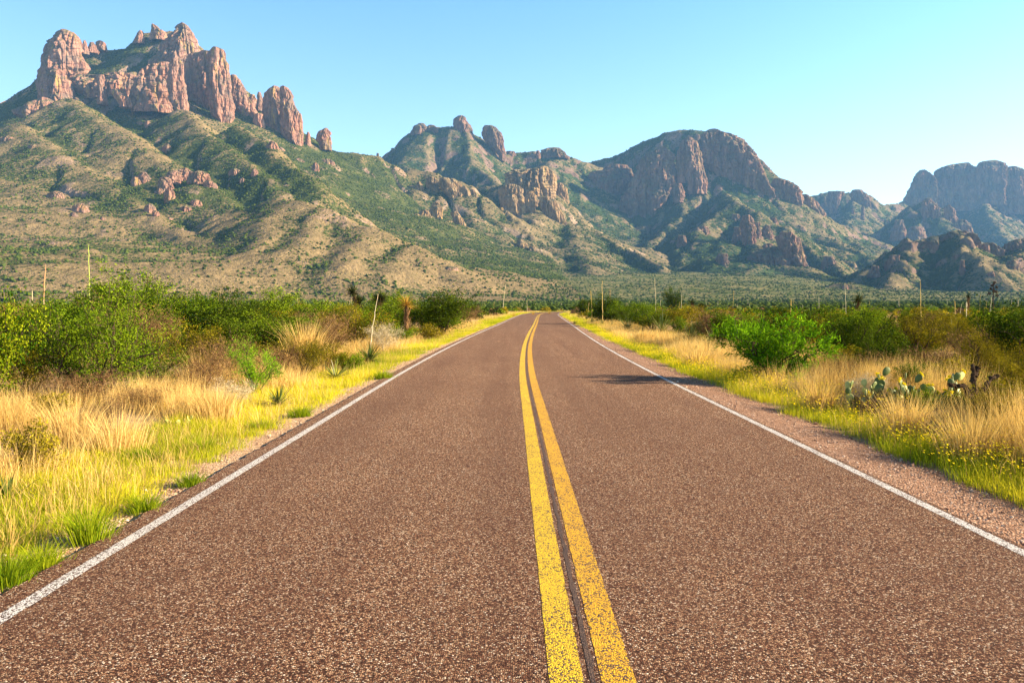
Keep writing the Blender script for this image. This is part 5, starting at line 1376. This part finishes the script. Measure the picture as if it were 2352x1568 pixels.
for i, (lab, x, yb, w, h) in enumerate((("tall straw bunch standing upright between the brown twigs and the dark bush", 700, 830, 110, 95), ("straw bunch leaning over right of the pale cactus pad", 470, 862, 150, 70), ("tall golden straw bunch at the right edge below the dry reddish bush", 2230, 1060, 170, 130),
        ("golden straw bunch in front of the cactus clump on the right", 2080, 1000, 150, 110), ("straw bunch at the foot of the vivid green bush", 1880, 940, 120, 74), ("straw bunch below the small cactus with yellow buds", 1600, 842, 90, 44), ("pale straw bunch on the right verge near the bend", 1478, 790, 60, 34),
        ("pale straw bunch left of the sunlit prickly pear", 270, 1040, 170, 120), ("pale straw bunch at the left edge above the low grey-green bush", 160, 1010, 150, 120), ("straw bunch between the sunlit prickly pear and the verge", 500, 965, 130, 80))):
    clump(lab, x, yb, w, h, 60 + i, M_straw, 520, "straw_bunch", "tall straw bunches in the verges", .34)

# yellow flowers along the right verge, a few on the left
r = np.random.default_rng(21)
def flower_field(ncl, per, srange, ur, hmin, hmax, size):
    s = srange[0] * (srange[1] / srange[0]) ** r.random(ncl); u = r.uniform(min(ur), max(ur), ncl)
    px = np.interp(s + 14, RS, RP[:, 0]); py = np.interp(s + 14, RS, RP[:, 1]); a = np.interp(s + 14, RS, RN[:, 0]); b = np.interp(s + 14, RS, RN[:, 1])
    X = ((px + u * a)[:, None] + r.normal(size=(ncl, per)) * .10).ravel(); Y = ((py + u * b)[:, None] + r.normal(size=(ncl, per)) * .10).ravel()
    return X, Y, land(X, Y) + r.uniform(hmin, hmax, len(X)), size * np.maximum(1, np.repeat(s, per) / 30) ** .5
G = Geo(); St = Geo()
for a in ((420, 11, (5, 30), (4.0, 5.3), .14, .34, .024), (330, 11, (15, 60), (3.8, 5.1), .14, .28, .026), (26, 2, (3.5, 14), (-4.0, -4.9), .10, .2, .02)):
    X, Y, Z, sz = flower_field(*a)
    n = len(X); th = np.arange(6) * np.pi / 3
    tilt = rv(r, n) * .45 + np.array([0.25, 0, 1]); tilt /= np.linalg.norm(tilt, axis=1)[:, None]
    A = np.cross(tilt, rv(r, n)); A /= np.linalg.norm(A, axis=1)[:, None]; B = np.cross(tilt, A)
    C = np.stack([X, Y, Z], 1)
    ring = C[:, None] + (np.cos(th)[None, :, None] * A[:, None] + np.sin(th)[None, :, None] * B[:, None]) * (sz / 2)[:, None, None] + tilt[:, None] * .004
    V = np.concatenate([ring, (C + tilt * .009)[:, None]], 1).reshape(-1, 3)
    b = np.arange(n)[:, None, None] * 7; j = np.arange(6)
    f = (b + np.stack([j, (j + 1) % 6, np.full(6, 6)], 1)[None]).reshape(-1, 3)
    G.add(V, f3=f, t=np.repeat(r.random(n), 7))
    V, q, t3, tt = blades(X, Y, land(X, Y), Z - land(X, Y), np.full(n, .003), np.zeros(n) + .01, r.random(n), r)
    St.add(V, f3=t3, f4=q, t=tt)
tag(obj("yellow_flowers", G.mesh("yellow_flowers", M_flower)), "small yellow flowers scattered through the verges", "flowers", None, "stuff")
tag(obj("flower_stems", St.mesh("flower_stems", M_tuft)), "thin green stems under the yellow flowers", "flowers", None, "stuff")

# loose stones on the shoulders
n = 5200
s = 3 * (60 / 3) ** r.random(n); side = r.random(n) < .45
u = np.where(side, -3.3 - np.abs(r.normal(0, .28, n)), 3.15 + r.uniform(0, .95, n))
px = np.interp(s + 14, RS, RP[:, 0]); py = np.interp(s + 14, RS, RP[:, 1]); a = np.interp(s + 14, RS, RN[:, 0]); b = np.interp(s + 14, RS, RN[:, 1])
X, Y = px + u * a, py + u * b
zz = np.where(side, np.interp(-u, [3.0, 3.25, 4.0, 4.7], [-0.035, -0.028, -0.055, -0.19]), np.interp(u, [3.0, 3.2, 3.9, 4.7], [-0.02, -0.012, -0.055, -0.19]))
R = .006 + .010 * r.random(n) ** 3 + (r.random(n) < .012) * .015
V, f = blobs(np.stack([X, Y, zz - R * .2], 1), R, r, .7)
sm_, nt, out = new_mat("pebble")
at = nd(nt, "Attribute", attribute_name="tint").outputs["Fac"]
princ(nt, out, ramp(nt, at, [(0, (0.16, 0.085, 0.06)), (.5, (0.42, 0.26, 0.17)), (1, (0.66, 0.50, 0.38))]), 0.9)
tag(obj("gravel", mesh_np("gravel", V, [f], sm_, {"tint": np.repeat(r.random(n), 12)})), "loose pinkish stones lying on the road shoulders", "gravel", None, "stuff")

# labels that still coincide: tell them apart by how far back they stand
ORD = ["nearest", "second nearest", "third nearest", "fourth nearest", "fifth nearest", "sixth nearest", "seventh nearest", "eighth nearest", "ninth nearest", "tenth nearest"]
same = {}
for o in list(SC.objects):
    if o.parent is None and "group" in o and "label" in o: same.setdefault(o["label"], []).append(o)
for lab, os_ in same.items():
    if len(os_) > 1:
        for i, o in enumerate(sorted(os_, key=lambda o: o.location[1])):
            o["label"] = ("%s, %s" % (lab, ORD[i] if i < 10 else "farthest")) if len(lab.split()) < 15 else ("%s, %s" % (lab.replace("the ", "", 1), ORD[i] if i < 10 else "farthest"))[:200]

# ------------------------------------------------------------------ air
hm = bpy.data.materials.new("haze"); hm.use_nodes = True
nt = hm.node_tree; nt.nodes.clear()
out = nt.nodes.new("ShaderNodeOutputMaterial")
pv = nt.nodes.new("ShaderNodeVolumePrincipled")
pv.inputs["Color"].default_value = (0.24, 0.54, 1.0, 1)
pv.inputs["Density"].default_value = 0.000040
pv.inputs["Anisotropy"].default_value = 0.0
nt.links.new(pv.outputs[0], out.inputs[1])
x0, x1, y0, y1, z0, z1 = -7800, 7800, -40, 9600, -12, 1330
V = np.array([(x, y, z) for z in (z0, z1) for y in (y0, y1) for x in (x0, x1)], float)
Fq = [(0, 2, 3, 1), (4, 5, 7, 6), (0, 1, 5, 4), (2, 6, 7, 3), (0, 4, 6, 2), (1, 3, 7, 5)]
tag(obj("haze", mesh_np("haze", V, [Fq], hm)), "thin bluish morning haze in front of the far mountains", None, None, "stuff")
